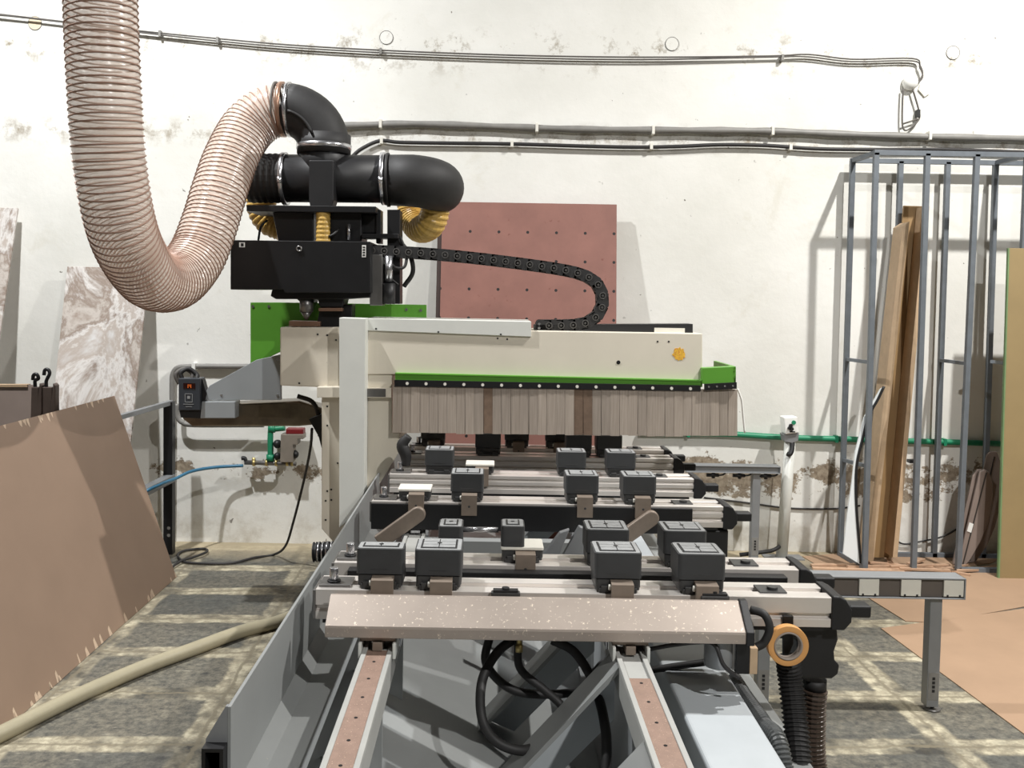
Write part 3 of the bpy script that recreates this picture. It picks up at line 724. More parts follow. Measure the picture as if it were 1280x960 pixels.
m = MB(); m.px([(484, 262), (500, 262), (500, 380), (478, 380), (478, 330), (484, 330)], YH+.14, .14); m.px([(470, 262), (476, 262), (476, 304), (470, 304)], YH+.14, .1); m.px([(452, 292), (498, 292), (498, 298), (452, 298)], YH+.1, .1); m.build('mast', K['blackmetal'], hd, .003)
m = MB(); c0 = P(486, 320, YH+.10); c1 = P(486, 352, YH+.10); m.cyl(c0, c1, .020, 14); m.build('guide_cylinder', K['steel'], hd, 0, True)
m = MB(); m.cyl(P(436, 300, YH+.1), P(436, 280, YH+.1), .008, 10); m.build('guide_pin', K['steel'], hd, 0, True)
m = MB(); c0 = P(486, 354, YH+.10); c1 = P(486, 380, YH+.10); m.cyl(c0, c1, .034, 14); m.build('cylinder_foot', K['black'], hd, 0, True)
m = MB(); m.px([(340, 262), (392, 262), (392, 304), (348, 304)], YH+.12, .22); m.px([(412, 262), (452, 262), (452, 304), (412, 304)], YH+.12, .22); m.px([(452, 268), (472, 268), (472, 292), (452, 292)], YH+.16, .1); m.build('motor_block', K['blackmetal'], hd, .006)
m = MB(); m.px([(308, 256), (470, 258), (470, 266), (308, 264)], YH+.06, .30); m.build('shelf_bar', K['blackmetal'], hd, .003)
YD = 4.85; rD = .128
def pcyl(m, x0, x1, yc, r, Y=YD, seg=28): return m.cyl(P(x0, yc, Y), P(x1, yc, Y), r, seg)
a = P(312, 223, YD); b_ = P(356, 223, YD)
m = MB(); n_ = 25; m.tube([a.lerp(b_, q/(n_-1)) for q in range(n_)], lambda t_, i_: rD*(1+.012*(1 if (i_//2) % 2 else -1)), 28); sl = m.build('ribbed_sleeve', K['rubber'], hd)
m = MB(); m.cyl(P(356, 223, YD), P(480, 224, YD), rD*.97, 32); m.build('tee_pipe', K['black'], hd, 0, True)
el = []
for q in range(13):
    an = math.pi/2*q/12; el.append(V((math.sin(an)*.20, 0, 0))+V((0, (1-math.cos(an))*.20, 0)))
p0 = P(478, 225, YD)
pth = [p0, P(516, 226, YD)]; q0 = pth[-1]
for q in range(1, 13):
    an = math.radians(100)*q/12; R_ = .13
    pth.append(q0+V((math.sin(an)*R_, (1-math.cos(an))*R_, -.02*q/12)))
m = MB(); m.tube(pth, lambda t_, i_: rD*1.06 if i_ > 0 else rD*1.02, 30); m.build('end_elbow', K['rubber'], hd, 0, True)
m = MB(); m.ring(P(484, 225, YD), P(487, 225, YD), rD*1.10, rD, 30); m.build('elbow_rim', K['rubber'], hd, 0, True)
for x in (354, 477):
    m = MB(); m.ring(P(x, 223.5, YD), P(x+5, 223.5, YD), rD*1.075, rD*.9, 32); m.box(P(x, 223, YD).x, P(x+5, 223, YD).x, YD-rD*1.13, YD-rD, P(x, 223, YD).z-.04, P(x, 223, YD).z-.01); m.build('hose_clamp', K['steel'], hd, 0, True)
m = MB(); c = P(405, 190, YD); m.cyl(V((c.x, YD, c.z+.03)), V((c.x, YD, c.z-.14)), .128, 30); m.build('tee_branch', K['black'], hd, 0, True)
# top elbow
r_e = .135
top = P(405, 186, YD); lf = P(362, 137, YD)
R_ = lf.z-top.z; cen = V((top.x-R_, YD, top.z))
pth = [top-V((0, 0, .02))]
for q in range(0, 15):
    an = math.radians(90)*q/14
    pth.append(V((cen.x+R_*math.cos(an), YD, cen.z+R_*math.sin(an))))
pth.append(V((lf.x, YD, pth[-1].z)))
m = MB(); m.tube(pth, r_e, 32); te = m.build('top_elbow', K['rubber'], hd, 0, True)
m = MB()   # moulded rib arc
arc = []
for q in range(3, 13):
    an = math.radians(90)*q/14; arc.append(V((cen.x+R_*.86*math.cos(an), YD-r_e-.001, cen.z+R_*.86*math.sin(an))))
m.tube(arc, .008, 8); m.build('moulded_rib', K['rubber'], te, 0, True)
m = MB(); m.ring(top+V((0, 0, -.005)), top+V((0, 0, .02)), r_e*1.06, r_e*.9, 32); m.build('hose_clamp', K['steel'], hd, 0, True)
m = MB(); m.ring(top+V((0, 0, -.03)), top+V((0, 0, .07)), r_e*1.03, r_e*.9, 32); m.build('elbow_rim', K['rubber'], hd, 0, True)
ez = pth[-1].z
for x0, x1, mt in ((360, 364, 'steel'), (345, 347, 'cablegrey'), (351, 356, 'copper')):
    xa, xb = P(x0, 137, YD).x, P(x1, 137, YD).x
    m = MB(); m.ring(V((xa, YD, ez)), V((xb, YD, ez)), r_e*1.05, r_e*.9, 32); m.build('hose_clamp', K[mt], hd, 0, True)
m = MB(); m.px([(386, 200), (417, 200), (417, 250), (414, 260), (388, 260), (386, 250)], YD-rD-.05, .12); m.build('saddle_bracket', K['black'], hd, .006, seg=3)
for lab, pts, r in (('a', [P(498, 300, 4.75), P(512, 318, 4.74), P(516, 340, 4.74), P(505, 358, 4.76)], .012), ('b', [P(484, 318, 4.72), P(492, 333, 4.7), P(505, 334, 4.7), P(508, 318, 4.72), P(500, 296, 4.75)], .008), ('c', [P(323, 300, 4.8), P(326, 284, 4.75), P(334, 275, 4.75)], .006), ('d', [P(399, 299, 4.7), P(415, 294, 4.68), P(424, 286, 4.7)], .006), ('e', [P(492, 335, 4.7), P(486, 345, 4.7), P(498, 356, 4.7)], .005)):
    m = MB(); m.tube(smooth_path(pts, 8), r, 8); m.build('head_cable', K['rubber'], hd, 0, True)

# yellow hoses
def ribbed(pts, r, label):
    return corr('yellow_hose', pts, r, .022, K['yellowhose'], label, 'hose', 20, 'yellow suction hoses on the head', .03)
eend = pth
yb = P(536, 240, 5.0)
ribbed([P(544, 232, 5.0), P(544, 262, 5.0), P(537, 281, 5.03), P(524, 285, 5.12), P(515, 270, 5.20), P(514, 248, 5.22)], .078, 'yellow ribbed hose curling below the right black elbow')
ribbed([P(326, 240, 5.08), P(328, 262, 5.08), P(337, 276, 5.08), P(354, 283, 5.08)], .08, 'yellow ribbed hose peeping out at left below the ribbed sleeve')
ribbed([P(404, 262, 4.70), P(404, 302, 4.70)], .036, 'short thin yellow hose standing upright behind the black head cover')

# clear suction hose
hp = [(126, -60, 3.55), (126, 0, 3.55), (130, 100, 3.55), (137, 200, 3.58), (151, 280, 3.68), (170, 325, 3.85), (192, 350, 4.05), (220, 350, 4.25), (245, 322, 4.42), (262, 280, 4.52), (274, 240, 4.6), (288, 200, 4.7), (308, 163, 4.8), (332, 143, 4.84), (356, 137, 4.85)]
hx = P(126, -60, 3.55).x
hpts = [V((hx-.01, 3.5, 5.96)), V((hx-.01, 3.5, 5.2)), V((hx-.005, 3.52, 3.9))] + [P(*q) for q in hp]
hpts[-1] = V((hpts[-1].x, YD, ez))
path = smooth_path(hpts, 30)
cum = [0]
for j in range(len(path)-1): cum.append(cum[-1]+(path[j+1]-path[j]).length)
L = cum[-1]; pitch = .0262; turns = int(L/pitch); spt = 4
res = []; j = 0
for q in range(turns*spt+1):
    s_ = min(L, q*pitch/spt)
    while j < len(path)-2 and cum[j+1] < s_: j += 1
    res.append(path[j].lerp(path[j+1], (s_-cum[j])/max(1e-9, cum[j+1]-cum[j])))
hs = thing('suction_hose', 'clear ribbed suction hose hanging from above and looping up to the black elbow', 'hose', res[-1]-V((0, 0, .3)))
RH = .132
m = MB(); m.tube(res, lambda t_, i_: RH*(1-.02*(1 if (i_ % 4) == 2 else 0)), 28, cap=False); m.build('hose_wall', K['hose'], hs, 0, True)
pts, T, Nn = frame_of(res); co_ = []
SEG = 20
for q in range(turns*SEG):
    f = q*spt/SEG; i0 = min(len(pts)-2, int(f)); fr = f-i0
    p = pts[i0].lerp(pts[i0+1], fr); n = Nn[i0].lerp(Nn[i0+1], fr).normalized(); tt = T[i0].lerp(T[i0+1], fr).normalized(); b2 = tt.cross(n)
    an = 2*math.pi*q/SEG; co_.append(p+(n*math.cos(an)+b2*math.sin(an))*(RH+.001))
m = MB(); m.tube(co_, .0036, 5); m.build('spiral_wire', mat('hose_spiral', (160, 128, 112), .4, var=.1), hs, 0, True)

# drag chain
dc = thing('drag_chain', 'black cable drag chain looping above the gantry beam', 'cable chain', P(700, 407, 4.76))
cp = [(462, 313), (520, 316), (580, 321), (640, 328), (697, 336), (728, 343), (746, 353), (754, 370), (752, 388), (740, 401), (722, 406), (700, 407), (674, 407)]
path = smooth_path([P(x, y, 4.70) for x, y in cp], 20); cum = [0]
for j in range(len(path)-1): cum.append(cum[-1]+(path[j+1]-path[j]).length)
L = cum[-1]; n = 27
def at_s(s_):
    j = 0
    while j < len(path)-2 and cum[j+1] < s_: j += 1
    return path[j].lerp(path[j+1], (s_-cum[j])/max(1e-9, cum[j+1]-cum[j]))
for q in range(n):
    a = at_s(L*q/n); b_ = at_s(L*(q+1)/n); d = (b_-a).normalized(); u = V((-d.z, 0, d.x)); hh = .030
    l_ = (b_-a).length
    m = MB(); loop = []
    for k in range(9):
        an = -math.pi/2+math.pi*k/8; loop.append(b_+d*(hh*.6*math.cos(an))+u*(hh*math.sin(an)))
    loop += [a+u*hh, a-u*hh]
    m.prism(loop, (0, .012, 0)); m.prism([p+V((0, .068, 0)) for p in loop], (0, .012, 0))
    m.prism([a+u*hh-V((0, 0, 0)), a+u*hh+d*l_*.6, a+u*(hh-.006)+d*l_*.6, a+u*(hh-.006)], (0, .08, 0)); m.prism([a-u*hh, a-u*hh+d*l_*.6, a-u*(hh-.006)+d*l_*.6, a-u*(hh-.006)], (0, .08, 0))
    m.mat(1); cc = a+d*.012; m.ring(cc+V((0, -.003, 0)), cc+V((0, .001, 0)), .018, .012, 18); m.cyl(cc+V((0, -.005, 0)), cc, .006, 10)
    m.build('chain_link', [K['rubber'], K['chainboss']], dc, .001)
m = MB(); c = P(674, 405, 4.695); m.cyl(c+V((0, -.004, 0)), c, .007, 10); m.cyl(c+V((0.0, -.004, -.02)), c+V((0, 0, -.02)), .007, 10); m.build('end_rivet', K['steel'], dc)

# ------------------------------------------------------------------ switch box, conduit, pipework at left wall
YS = 4.86
bx = thing('control_box', 'small dark control box with display hanging on the gantry side bracket', 'control box', P(236, 512, YS))
m = MB(); m.px([(223, 473), (250, 473), (250, 513), (223, 513)], YS, .09); cb = m.build('case', mat('box_dark', (52, 56, 62), .45, var=.06), bx, .004)
m = MB(); m.pbox(229, 479, 244, 486, YS-.002, .004); dsp = m.build('display', K['redlight'], bx)
m = MB(); m.pbox(234.5, 480.5, 235.5, 485, YS-.003, .002); m.pbox(238, 480.5, 239, 485, YS-.003, .002); m.pbox(236.5, 482.3, 238, 483.2, YS-.003, .002); m.pbox(236.2, 480.5, 237, 483, YS-.003, .002); m.build('digits', K['orange'], dsp)
m = MB()
for (x0, y0, x1, y1) in ((231, 492, 231.6, 503), (240, 492, 240.6, 503), (231, 492, 240.6, 492.6), (231, 502.4, 240.6, 503), (234, 495, 237.5, 498.5), (229, 505, 242, 505.6), (232, 508, 240, 508.6)): m.pbox(x0, y0, x1, y1, YS-.002, .003)
m.build('keypad_marks', K['podtop'], bx)
m = MB(); m.px([(250, 473), (253, 474), (258, 492), (256, 500), (250, 506)], YS+.03, .05); m.px([(224, 513), (250, 513), (250, 523), (226, 522)], YS+.02, .06); m.build('back_bracket', K['black'], bx)
for q, pts in enumerate(([P(228, 474, 4.9), P(226, 466, 4.9), P(236, 461, 4.92), P(246, 468, 4.92), P(246, 474, 4.9)], [P(224, 480, 4.93), P(220, 468, 4.93), P(230, 461, 4.95), P(240, 466, 4.93), P(240, 474, 4.92)])):
    m = MB(); m.tube(smooth_path(pts, 8), .012, 8); m.build('box_cable', K['cablegrey' if q else 'rubber'], bx, 0, True)
YW = WY-.03
def wallpts(l, Y=YW): return [P(x, y, Y) for x, y in l]
cd_ = thing('wall_conduit', 'grey conduit bent down the wall behind the dark control box', 'conduit', P(216, 670, YW))
m = MB(); m.tube(smooth_path(wallpts([(352, 458), (300, 458), (240, 458), (222, 460), (216, 468), (215, 480)]), 8)+wallpts([(215, 560), (214, 676)]), .018, 12); m.build('pipe', K['conduit'], cd_, 0, True)
for x in (243,):
    m = MB(); c = P(x, 458, YW); m.box(c.x-.012, c.x+.012, YW-.024, WY, c.z-.024, c.z+.024); m.build('pipe_clip', K['white'], cd_)
cd2 = thing('wall_conduit', 'grey lower conduit running right from the post below the control box', 'conduit', P(260, 533, YW-.06), None)
m = MB(); m.tube(smooth_path(wallpts([(221, 505), (222, 520), (228, 528), (245, 531), (330, 531)], YW-.05), 8), .018, 12); m.build('pipe', K['conduit'], cd2, 0, True)
ft = thing('filter_unit', 'grey air filter unit with red knob and green elbow pipe on wall', 'air filter', P(357, 577, YW-.1))
m = MB(); m.px([(351, 543), (379, 543), (379, 549), (372, 549), (372, 556), (366, 556), (366, 578), (350, 578)], YW-.11, .10); m.build('body', mat('filter_body', (128, 120, 110), .5), ft, .003)
m = MB(); m.pbox(357, 536, 379, 543, YW-.1, .08); m.build('red_knob', K['red'], ft, .006)
m = MB(); m.tube(smooth_path(wallpts([(356, 535), (345, 536), (339, 537), (338, 545), (338, 560), (338, 574)], YW-.06), 5), .020, 12); m.cyl(P(338, 568, YW-.06), P(338, 576, YW-.06), .028, 12); m.cyl(P(336, 536, YW-.06), P(344, 536, YW-.06), .028, 12); m.build('green_elbow', K['pipegreen'], ft, 0, True)
for x, y, q in ((347, 555, .03), (347, 570, .026), (368, 568, .03)):
    m = MB(); m.ball(P(x, y, YW-.06), q); m.build('gauge', K['black'], ft, 0, True)
m = MB(); m.cyl(P(306, 578, YW-.06), P(370, 580, YW-.06), .016, 12); m.mat(1)
for x in (316, 332, 344, 358, 364): m.cyl(P(x, 578.5, YW-.06), P(x+3, 578.5, YW-.06), .024, 8)
m.cyl(P(317, 578, YW-.06), P(317, 572, YW-.06), .012, 8)
m.build('manifold_pipe', [K['dull'], K['brass']], ft, 0, True)
m = MB(); m.tube(smooth_path(wallpts([(302, 573), (306, 573), (308, 579)], YW-.06), 5), .014, 8); m.build('hose_nozzle', K['black'], ft, 0, True)
cable([P(304, 582, YW-.06), P(270, 584, YW-.1), P(240, 589, YW-.25), P(220, 598, YW-.4), P(200, 606, YW-.6), P(176, 620, YW-.7), P(150, 660, YW-.7)], .011, K['bluehose'], 'blue air hose swooping left from the wall filter unit', name='air_hose')
cable([P(390, 536, 5.05), P(388, 560, 5.2), P(380, 600, 5.5), P(366, 655, 5.75), P(357, 682, 5.85), PZ(343, 693, .012), PZ(318, 697, .012), PZ(288, 704, .012), PZ(250, 704, .012), PZ(230, 702, .012), PZ(222, 694, .012), PZ(232, 688, .012), PZ(255, 686, .012), PZ(258, 690, .02), PZ(240, 697, .02), PZ(225, 702, .02), PZ(206, 716, .012)], .008, K['cable'], 'black cable dropping from the gantry and coiling on the slate floor', name='floor_cable')
m = MB(); m.tube(smooth_path([PZ(-30, 930, .032), PZ(0, 918, .032), PZ(60, 888, .032), PZ(110, 864, .032), PZ(180, 834, .032), PZ(240, 812, .032), PZ(300, 790, .032), PZ(345, 778, .032), PZ(375, 766, .032), V((-.80, 5.2, .032))], 8), .033, 12)
tag(m.build('floor_hose', K['beigehose'], None, 0, True), 'long beige hose lying across the slate floor toward the bed', 'hose')

# ------------------------------------------------------------------ rack post and sheets at left
rk = thing('sheet_rack', 'black steel rack post with rails behind the leaning brown sheet', 'rack', P(211, 685, 6.1))
pb = PZ(211, 686, 0)
m = MB(); xa = P(211, 560, 6.05).x; m.box(xa-.03, xa+.03, 6.03, 6.09, 0, P(211, 502, 6.06).z); m.build('post', K['blackmetal'], rk, .002)
m = MB(); m.bar(P(214, 503, 6.06), P(140, 524, 5.60), .035, .03); m.build('top_rail', K['bench'], rk, .002)
m = MB(); m.bar(P(214, 597, 6.06), P(165, 622, 5.60), .06, .05); m.build('lower_rail', K['bench'], rk, .002)
for y in (660, 669):
    m = MB(); c = P(211, y, 6.03); m.cyl(c+V((0, -.004, 0)), c, .012, 8); m.build('post_bolt', K['steel'], rk)
# big brown sheet
xb = PZ(208, 733).x
A = V((xb, 3.10, 0.002)); B = V((xb, 5.55, .002))
t2 = P(143, 495, 5.55); dxs = t2.x-xb
lean = V((dxs, 0, t2.z)); D_ = B+lean; E_ = A+lean
nrm = (B-A).cross(lean).normalized()
if nrm.x > 0: nrm = -nrm
bs = thing('board_sheet', 'large brown sheet with chipped edges leaning at the left', 'board', (A+B)/2)
m = MB(); m.prism([A, B, D_, E_], nrm*.018); m.mat(1); ln = lean.normalized()
for q in range(46):   # chips along bottom and top edge
    s_ = random.random(); w_ = random.uniform(.012, .034); hgt = random.uniform(.02, .055)
    if q < 26:
        p = A.lerp(B, .15+.85*s_); n2 = -nrm*.0006
        m.add([p+n2, p+V((0, w_, 0))+n2, p+V((0, w_*.7, 0))+ln*hgt+n2, p+V((0, w_*.2, 0))+ln*hgt*.8+n2], [(0, 1, 2, 3)])
    else:
        p = E_.lerp(D_, .2+.8*s_); n2 = -nrm*.0006
        m.add([p+n2, p+V((0, w_, 0))+n2, p+V((0, w_*.6, 0))-ln*hgt*.9+n2, p+V((0, w_*.2, 0))-ln*hgt*.6+n2], [(0, 1, 2, 3)])
m.build('panel', [K['mdf'], K['mdfedge']], bs)
# worn white board and neighbours
bz = lambda x, y, Y: P(x, y, Y)
slab('board_sheet', [P(84, 333, 6.28), P(186, 335, 6.28), V((P(160, 560, 5.95).x, 5.78, .002)), V((P(60, 560, 5.95).x, 5.78, .002))], .018, K['worn'], 'worn white board with brown smears leaning on the wall at left', 'board')
slab('board_sheet', [P(-40, 258, 6.28), P(22, 260, 6.28), V((P(2, 470, 6.0).x-.08, 5.72, .002)), V((P(-60, 470, 6.0).x-.08, 5.72, .002))], .018, K['worn'], 'pale worn board cut by the left picture border', 'board')
YB = 5.2
slab('board_sheet', [P(-60, 480, YB), P(43, 481, YB), V((P(43, 481, YB).x, YB-.12, .002)), V((P(-60, 481, YB).x, YB-.12, .002))], .018, K['discs'], 'brown sheet standing behind the chipped brown sheet at left border', 'board')
m = MB(); m.prism([P(-60, 481, YB-.01), P(34, 480.5, YB-.01), P(34, 484, YB-.01), P(-60, 484, YB-.01)], (0, .04, 0)); tag(m.build('wood_strip', K['ply'], None, .001), 'thin pale wood strip lying along the brown sheet top', 'strip')
# support block hidden behind the brown sheet
for px_, hk, lab in ((45, 472, 'left one of two dark hook ended clamps behind the brown sheet'), (59, 466, 'right dark clamp with tall open hook behind the brown sheet')):
    c = P(px_, 500, 5.05); k = thing('hook_clamp', lab, 'clamp', (c.x, 5.02, 0), 'dark hook clamps at left')
    w = 9 if px_ == 59 else 6
    m = MB(); m.px([(px_-w, 484), (px_+w-3, 484), (px_+w-7, 767), (px_-w-7, 767)], 5.0, .04); m.px([(px_+w-2, 479), (px_+w+1, 482), (px_+w+1, 515), (px_+w-6, 560), (px_+w-9, 560)], 4.99, .05); m.build('clamp_body', mat('clamp_steel', (92, 80, 74), .45, .4, var=.2), k, .004)
    pts = [P(px_-1, 484, 5.02), P(px_-1, 476, 5.02), P(px_+3, hk+1, 5.02), P(px_+1, hk-4, 5.02), P(px_-3, hk-3, 5.02), P(px_-4, hk+3, 5.02)]
    m = MB(); m.tube(smooth_path(pts, 6), .010, 8); m.build('hook', K['blackmetal'], k, 0, True)

# ------------------------------------------------------------------ maroon board with holes
a, b_ = P(553, 252, 6.26), P(771, 254, 6.26)
x0, x1, zt_ = a.x, b_.x, a.z
yb = 5.92
mb_ = thing('drilled_board', 'maroon board with a grid of drilled holes leaning behind the gantry', 'board', ((x0+x1)/2, yb, 0))
m = MB(); m.prism([(x0, yb, .002), (x1, yb, .002), (x1, 6.26, zt_), (x0, 6.26, zt_)], (0, .02, .0)); 
hm = K['maroon']; t_ = NT(hm); pb_ = t_.n['Principled BSDF']
pos_ = t_.new('ShaderNodeNewGeometry').outputs['Position']; sp_ = t_.new('ShaderNodeSeparateXYZ'); t_.link(pos_, sp_.inputs[0])
hx0 = P(587, 326, 6.2).x; hz0 = P(659, 290, 6.2).z; st_ = 36*6.2/F
def wrap(sock, o):
    f_ = t_.math('FRACT', t_.math('ADD', t_.math('DIVIDE', t_.math('SUBTRACT', sock, o), st_), 100.5))
    return t_.math('MULTIPLY', t_.math('SUBTRACT', f_, .5), st_)
da, db = wrap(sp_.outputs['X'], hx0), wrap(sp_.outputs['Z'], hz0)
rr = t_.math('SQRT', t_.math('ADD', t_.math('MULTIPLY', da, da), t_.math('MULTIPLY', db, db)))
inside = t_.math('MULTIPLY', t_.math('LESS_THAN', rr, .010), t_.math('LESS_THAN', sp_.outputs['Z'], hz0+.03))
old = pb_.inputs['Base Color'].links[0].from_socket
t_.link(t_.mix(inside, old, (.01, .008, .008, 1)), pb_.inputs['Base Color'])
m.build('panel', hm, mb_, .001)
slab('board_sheet', [(x0-.03, 6.28, zt_-.02), (x0+.3, 6.28, zt_-.02), (x0+.3, 5.96, .002), (x0-.03, 5.96, .002)], .018, mat('dark_board_edge', (74, 60, 56), .7), 'dark board showing its edge just left of the maroon board', 'board')

# ------------------------------------------------------------------ metal frame rack at right
fr = thing('steel_frame', 'blue grey welded steel frame of uprights against the right wall', 'frame', V((3.2, 6.1, 0)))
YFf, YFr = 5.93, 6.27
zF = P(1095, 191, YFf).z; s_ = .032
def post(xt, xb_, Y, name='upright'):
    m = MB(); a = P(xt, 195, Y); b_ = PZ(xb_, 700, 0); b_ = V((P(xb_, 703, Y).x, Y, 0)); m.bar(b_, V((a.x, Y, zF)), s_, s_); return m.build(name, K['frame'], fr, .001)
for xt, xb_ in ((1095, 1081), (1159, 1142), (1221, 1198), (1284, 1262), (1345, 1318)): post(xt, xb_, YFf)
for xt, xb_ in ((1066, 1050), (1126, 1110), (1185, 1167), (1245, 1228), (1304, 1284)): post(xt, xb_, YFr)
xl = P(1095, 195, YFf).x; xlr = P(1066, 202, YFr).x; XR = 4.2
m = MB(); m.box(xl-s_/2, XR, YFf-s_/2, YFf+s_/2, zF-s_/2, zF+s_/2); m.build('top_rail', K['frame'], fr, .001)
m = MB(); m.box(xlr-s_/2, XR, YFr-s_/2, YFr+s_/2, zF-s_/2, zF+s_/2); m.build('top_rail', K['frame'], fr, .001)
for (xa, xb2) in ((xl, xlr), (P(1284, 195, YFf).x, P(1245, 202, YFr).x)):
    m = MB(); m.bar((xa, YFf, zF), (xb2, YFr, zF), s_*.9, s_*.9); m.build('cross_rail', K['frame'], fr)
xbl = P(1081, 703, YFf).x; xbr = P(1050, 690, YFr).x
m = MB(); m.bar((xbl, YFf, .016), (xbr, YFr, .016), s_, s_); m.build('cross_rail', K['frame'], fr)
m = MB(); m.box(xbr, XR, YFr-s_/2, YFr+s_/2, 0, s_); m.build('bottom_rail', K['frame'], fr)
m = MB(); m.box(P(1198, 703, YFf).x, XR, YFf-s_/2, YFf+s_/2, 0, s_); m.build('bottom_rail', K['frame'], fr)
for (xa, ya, xb2, yb2) in ((1088, 453, 1058, 449), (1085, 583, 1054, 575), (1212, 455, 1174, 450), (1240, 452, 1270, 456)):
    m = MB(); m.bar(P(xa, ya, YFf), P(xb2, yb2, YFr), .022, .022); m.build('cross_rail', K['frame'], fr)
m = MB(); m.box(P(1133, 582, YFr).x, P(1143, 582, YFr).x, YFr-.05, YFr, P(1138, 583, 6.1).z, P(1138, 579, 6.1).z); m.build('stub', K['blackmetal'], fr)

# boards standing in the frame
tb = thing('wood_board', 'tall brown board leaning inside the steel frame, taller of two', 'board', PZ(1104, 697, 0))
m = MB(); m.prism([P(1130, 257, 6.20), P(1161, 258, 6.20), P(1117, 697, 6.12), P(1089, 697, 6.12)], (0, .018, 0)); m.build('panel', K['plyshade'], tb, .001)
m = MB(); tp, bt = P(1134, 278, 6.02), P(1087, 702, 5.98)
tp2, bt2 = P(1124, 281, 6.05), P(1082, 700, 6.0)
m.prism([P(1128, 283, 6.08), P(1137, 277, 6.04), P(1092, 702, 5.99), P(1083, 702, 6.02)], (0.0, .14, 0)); tag(m.build('wood_board', K['ply'], None, .002), 'narrow pale board edge on beside the taller brown board', 'board')
m = MB(); m.prism([P(1157, 258, 6.06), P(1162, 258, 6.06), P(1122, 697, 5.99), P(1116, 697, 5.99)], (0, .13, 0)); o = m.build('lit_edge', K['ply'], tb, .002); o['label'] = 'right board edge toned as lit'  # lit board edge, its brightness put in with the paler plywood
wp = thing('curved_panel', 'white panel with curved black edging standing in steel frame', 'panel', P(1066, 706, 6.1))
crv = [(1105, 483), (1097, 500), (1086, 520), (1078, 550), (1072, 575), (1070, 600), (1071, 640), (1076, 704)]
m = MB(); Y_ = 5.955
m.px([(1105, 483), (1097, 500), (1086, 520), (1078, 550), (1072, 575), (1070, 600), (1071, 640), (1076, 706), (1054, 692), (1059, 645), (1065, 602), (1069, 565), (1080, 522), (1100, 487)], Y_, .012); m.build('panel', K['white_lam'], wp)
m = MB(); m.tube(smooth_path([P(x, y, Y_-.003) for x, y in crv], 5), .009, 8); m.build('edge_band', K['black'], wp, 0, True)
def dtop(pts, Y, seam, label):
    k = thing('table_top', label, 'table top', V((P(1215, 700, Y).x, Y, .002)), 'brown curved table tops')
    zmin = min(P(x, y, Y).z for x, y in pts)
    m = MB(); m.prism([P(x, y, Y)-V((0, 0, zmin-.003)) for x, y in pts], (.012, .035, 0)); m.build('top', K['discs'], k, .004)
    if seam:
        m = MB(); m.bar(P(*seam[0], Y)-V((0, .001, zmin-.003)), P(*seam[1], Y)-V((0, .001, zmin-.003)), .008, .004, (0, 1, 0)); m.build('seam_groove', K['aludark'], k)
    return k
dtop([(1234, 570), (1238, 566), (1246, 566), (1251, 580), (1252, 605), (1250, 635), (1244, 660), (1233, 685), (1220, 703), (1208, 706), (1202, 703)], 6.12, ((1243, 572), (1212, 702)), 'brown curved table top leaning at the wall, rear one of three')
dtop([(1216, 592), (1222, 584), (1228, 584), (1204, 700), (1198, 704), (1191, 702)], 6.07, None, 'narrow edge-on brown table top at left of three')
k = dtop([(1225, 585), (1231, 582), (1237, 586), (1241, 600), (1241, 622), (1236, 647), (1226, 672), (1213, 695), (1204, 705), (1198, 703)], 6.02, ((1233, 586), (1203, 703)), 'brown curved table top with small white sticker, front of three')
m = MB(); m.px([(1212, 653), (1217, 655), (1214, 666), (1209, 664)], 6.016, .003); m.build('sticker', K['white'], k)
ob = thing('olive_board', 'tall olive brown board with green left edge at the right border', 'board', V((P(1300, 716, 5.8).x, 5.8, 0)))
m = MB(); m.prism([P(1262, 310, 5.885), P(1360, 312, 5.885), V((P(1350, 716, 5.8).x, 5.8, .002)), V((P(1250, 716, 5.8).x, 5.8, .002))], (0, .018, 0)); m.build('panel', K['olive'], ob, .001)
m = MB(); m.prism([P(1260.5, 310, 5.884), P(1262, 310, 5.884), V((P(1250, 716, 5.8).x, 5.799, .002)), V((P(1248, 716, 5.8).x, 5.799, .002))], (0, .02, 0)); o = m.build('edge_strip', K['olivegreen'], ob); o['label'] = 'green edge strip'

# wood offcuts on the floor before the frame
for q, (x, y, l_, a_) in enumerate(((1100, 708, .45, 5), (1125, 706, .40, -12), (1150, 707, .42, 8), (1175, 710, .30, -20), (1192, 709, .28, 30), (1112, 700, .14, 70), (1130, 712, .5, 2), (1160, 712, .36, -6), (1145, 702, .2, 40), (1185, 714, .26, -35), (1205, 713, .2, 12), (1065, 712, .5, -3), (1050, 706, .4, 6), (1095, 713, .35, -9))):
    c = PZ(x, y, .012+.008*(q % 3)); an = math.radians(a_); d = V((math.cos(an), math.sin(an), 0))*l_/2
    m = MB(); m.bar(c-d, c+d, random.uniform(.018, .035), .014)
    tag(m.build('wood_offcut', K['scrap'], None, .001), 'thin wood offcut lying in the scrap heap before the steel frame', 'wood offcut', 'wood offcuts before the steel frame')
# hardboard sheets on floor
def sheet(pts, z, label):
    m = MB(); m.prism([PZ(x, y, z) for x, y in pts], (0, 0, .004)); tag(m.build('floor_sheet', K['floorboard'], None), label, 'floor sheet', 'hardboard sheets on the floor')
sheet([(1101, 786), (1160, 778), (1290, 760), (1400, 745), (1400, 1000), (1330, 955)], .001, 'tan hardboard sheet nearest the camera on the right floor')
sheet([(1062, 733), (1100, 757), (1132, 777), (1170, 779), (1290, 757), (1400, 742), (1400, 700), (1250, 705)], .001, 'tan hardboard sheet lying before the olive brown board')
sheet([(1003, 696), (1060, 730), (1240, 704), (1262, 690), (1080, 690)], .001, 'tan hardboard sheet under the feet of the steel frame')

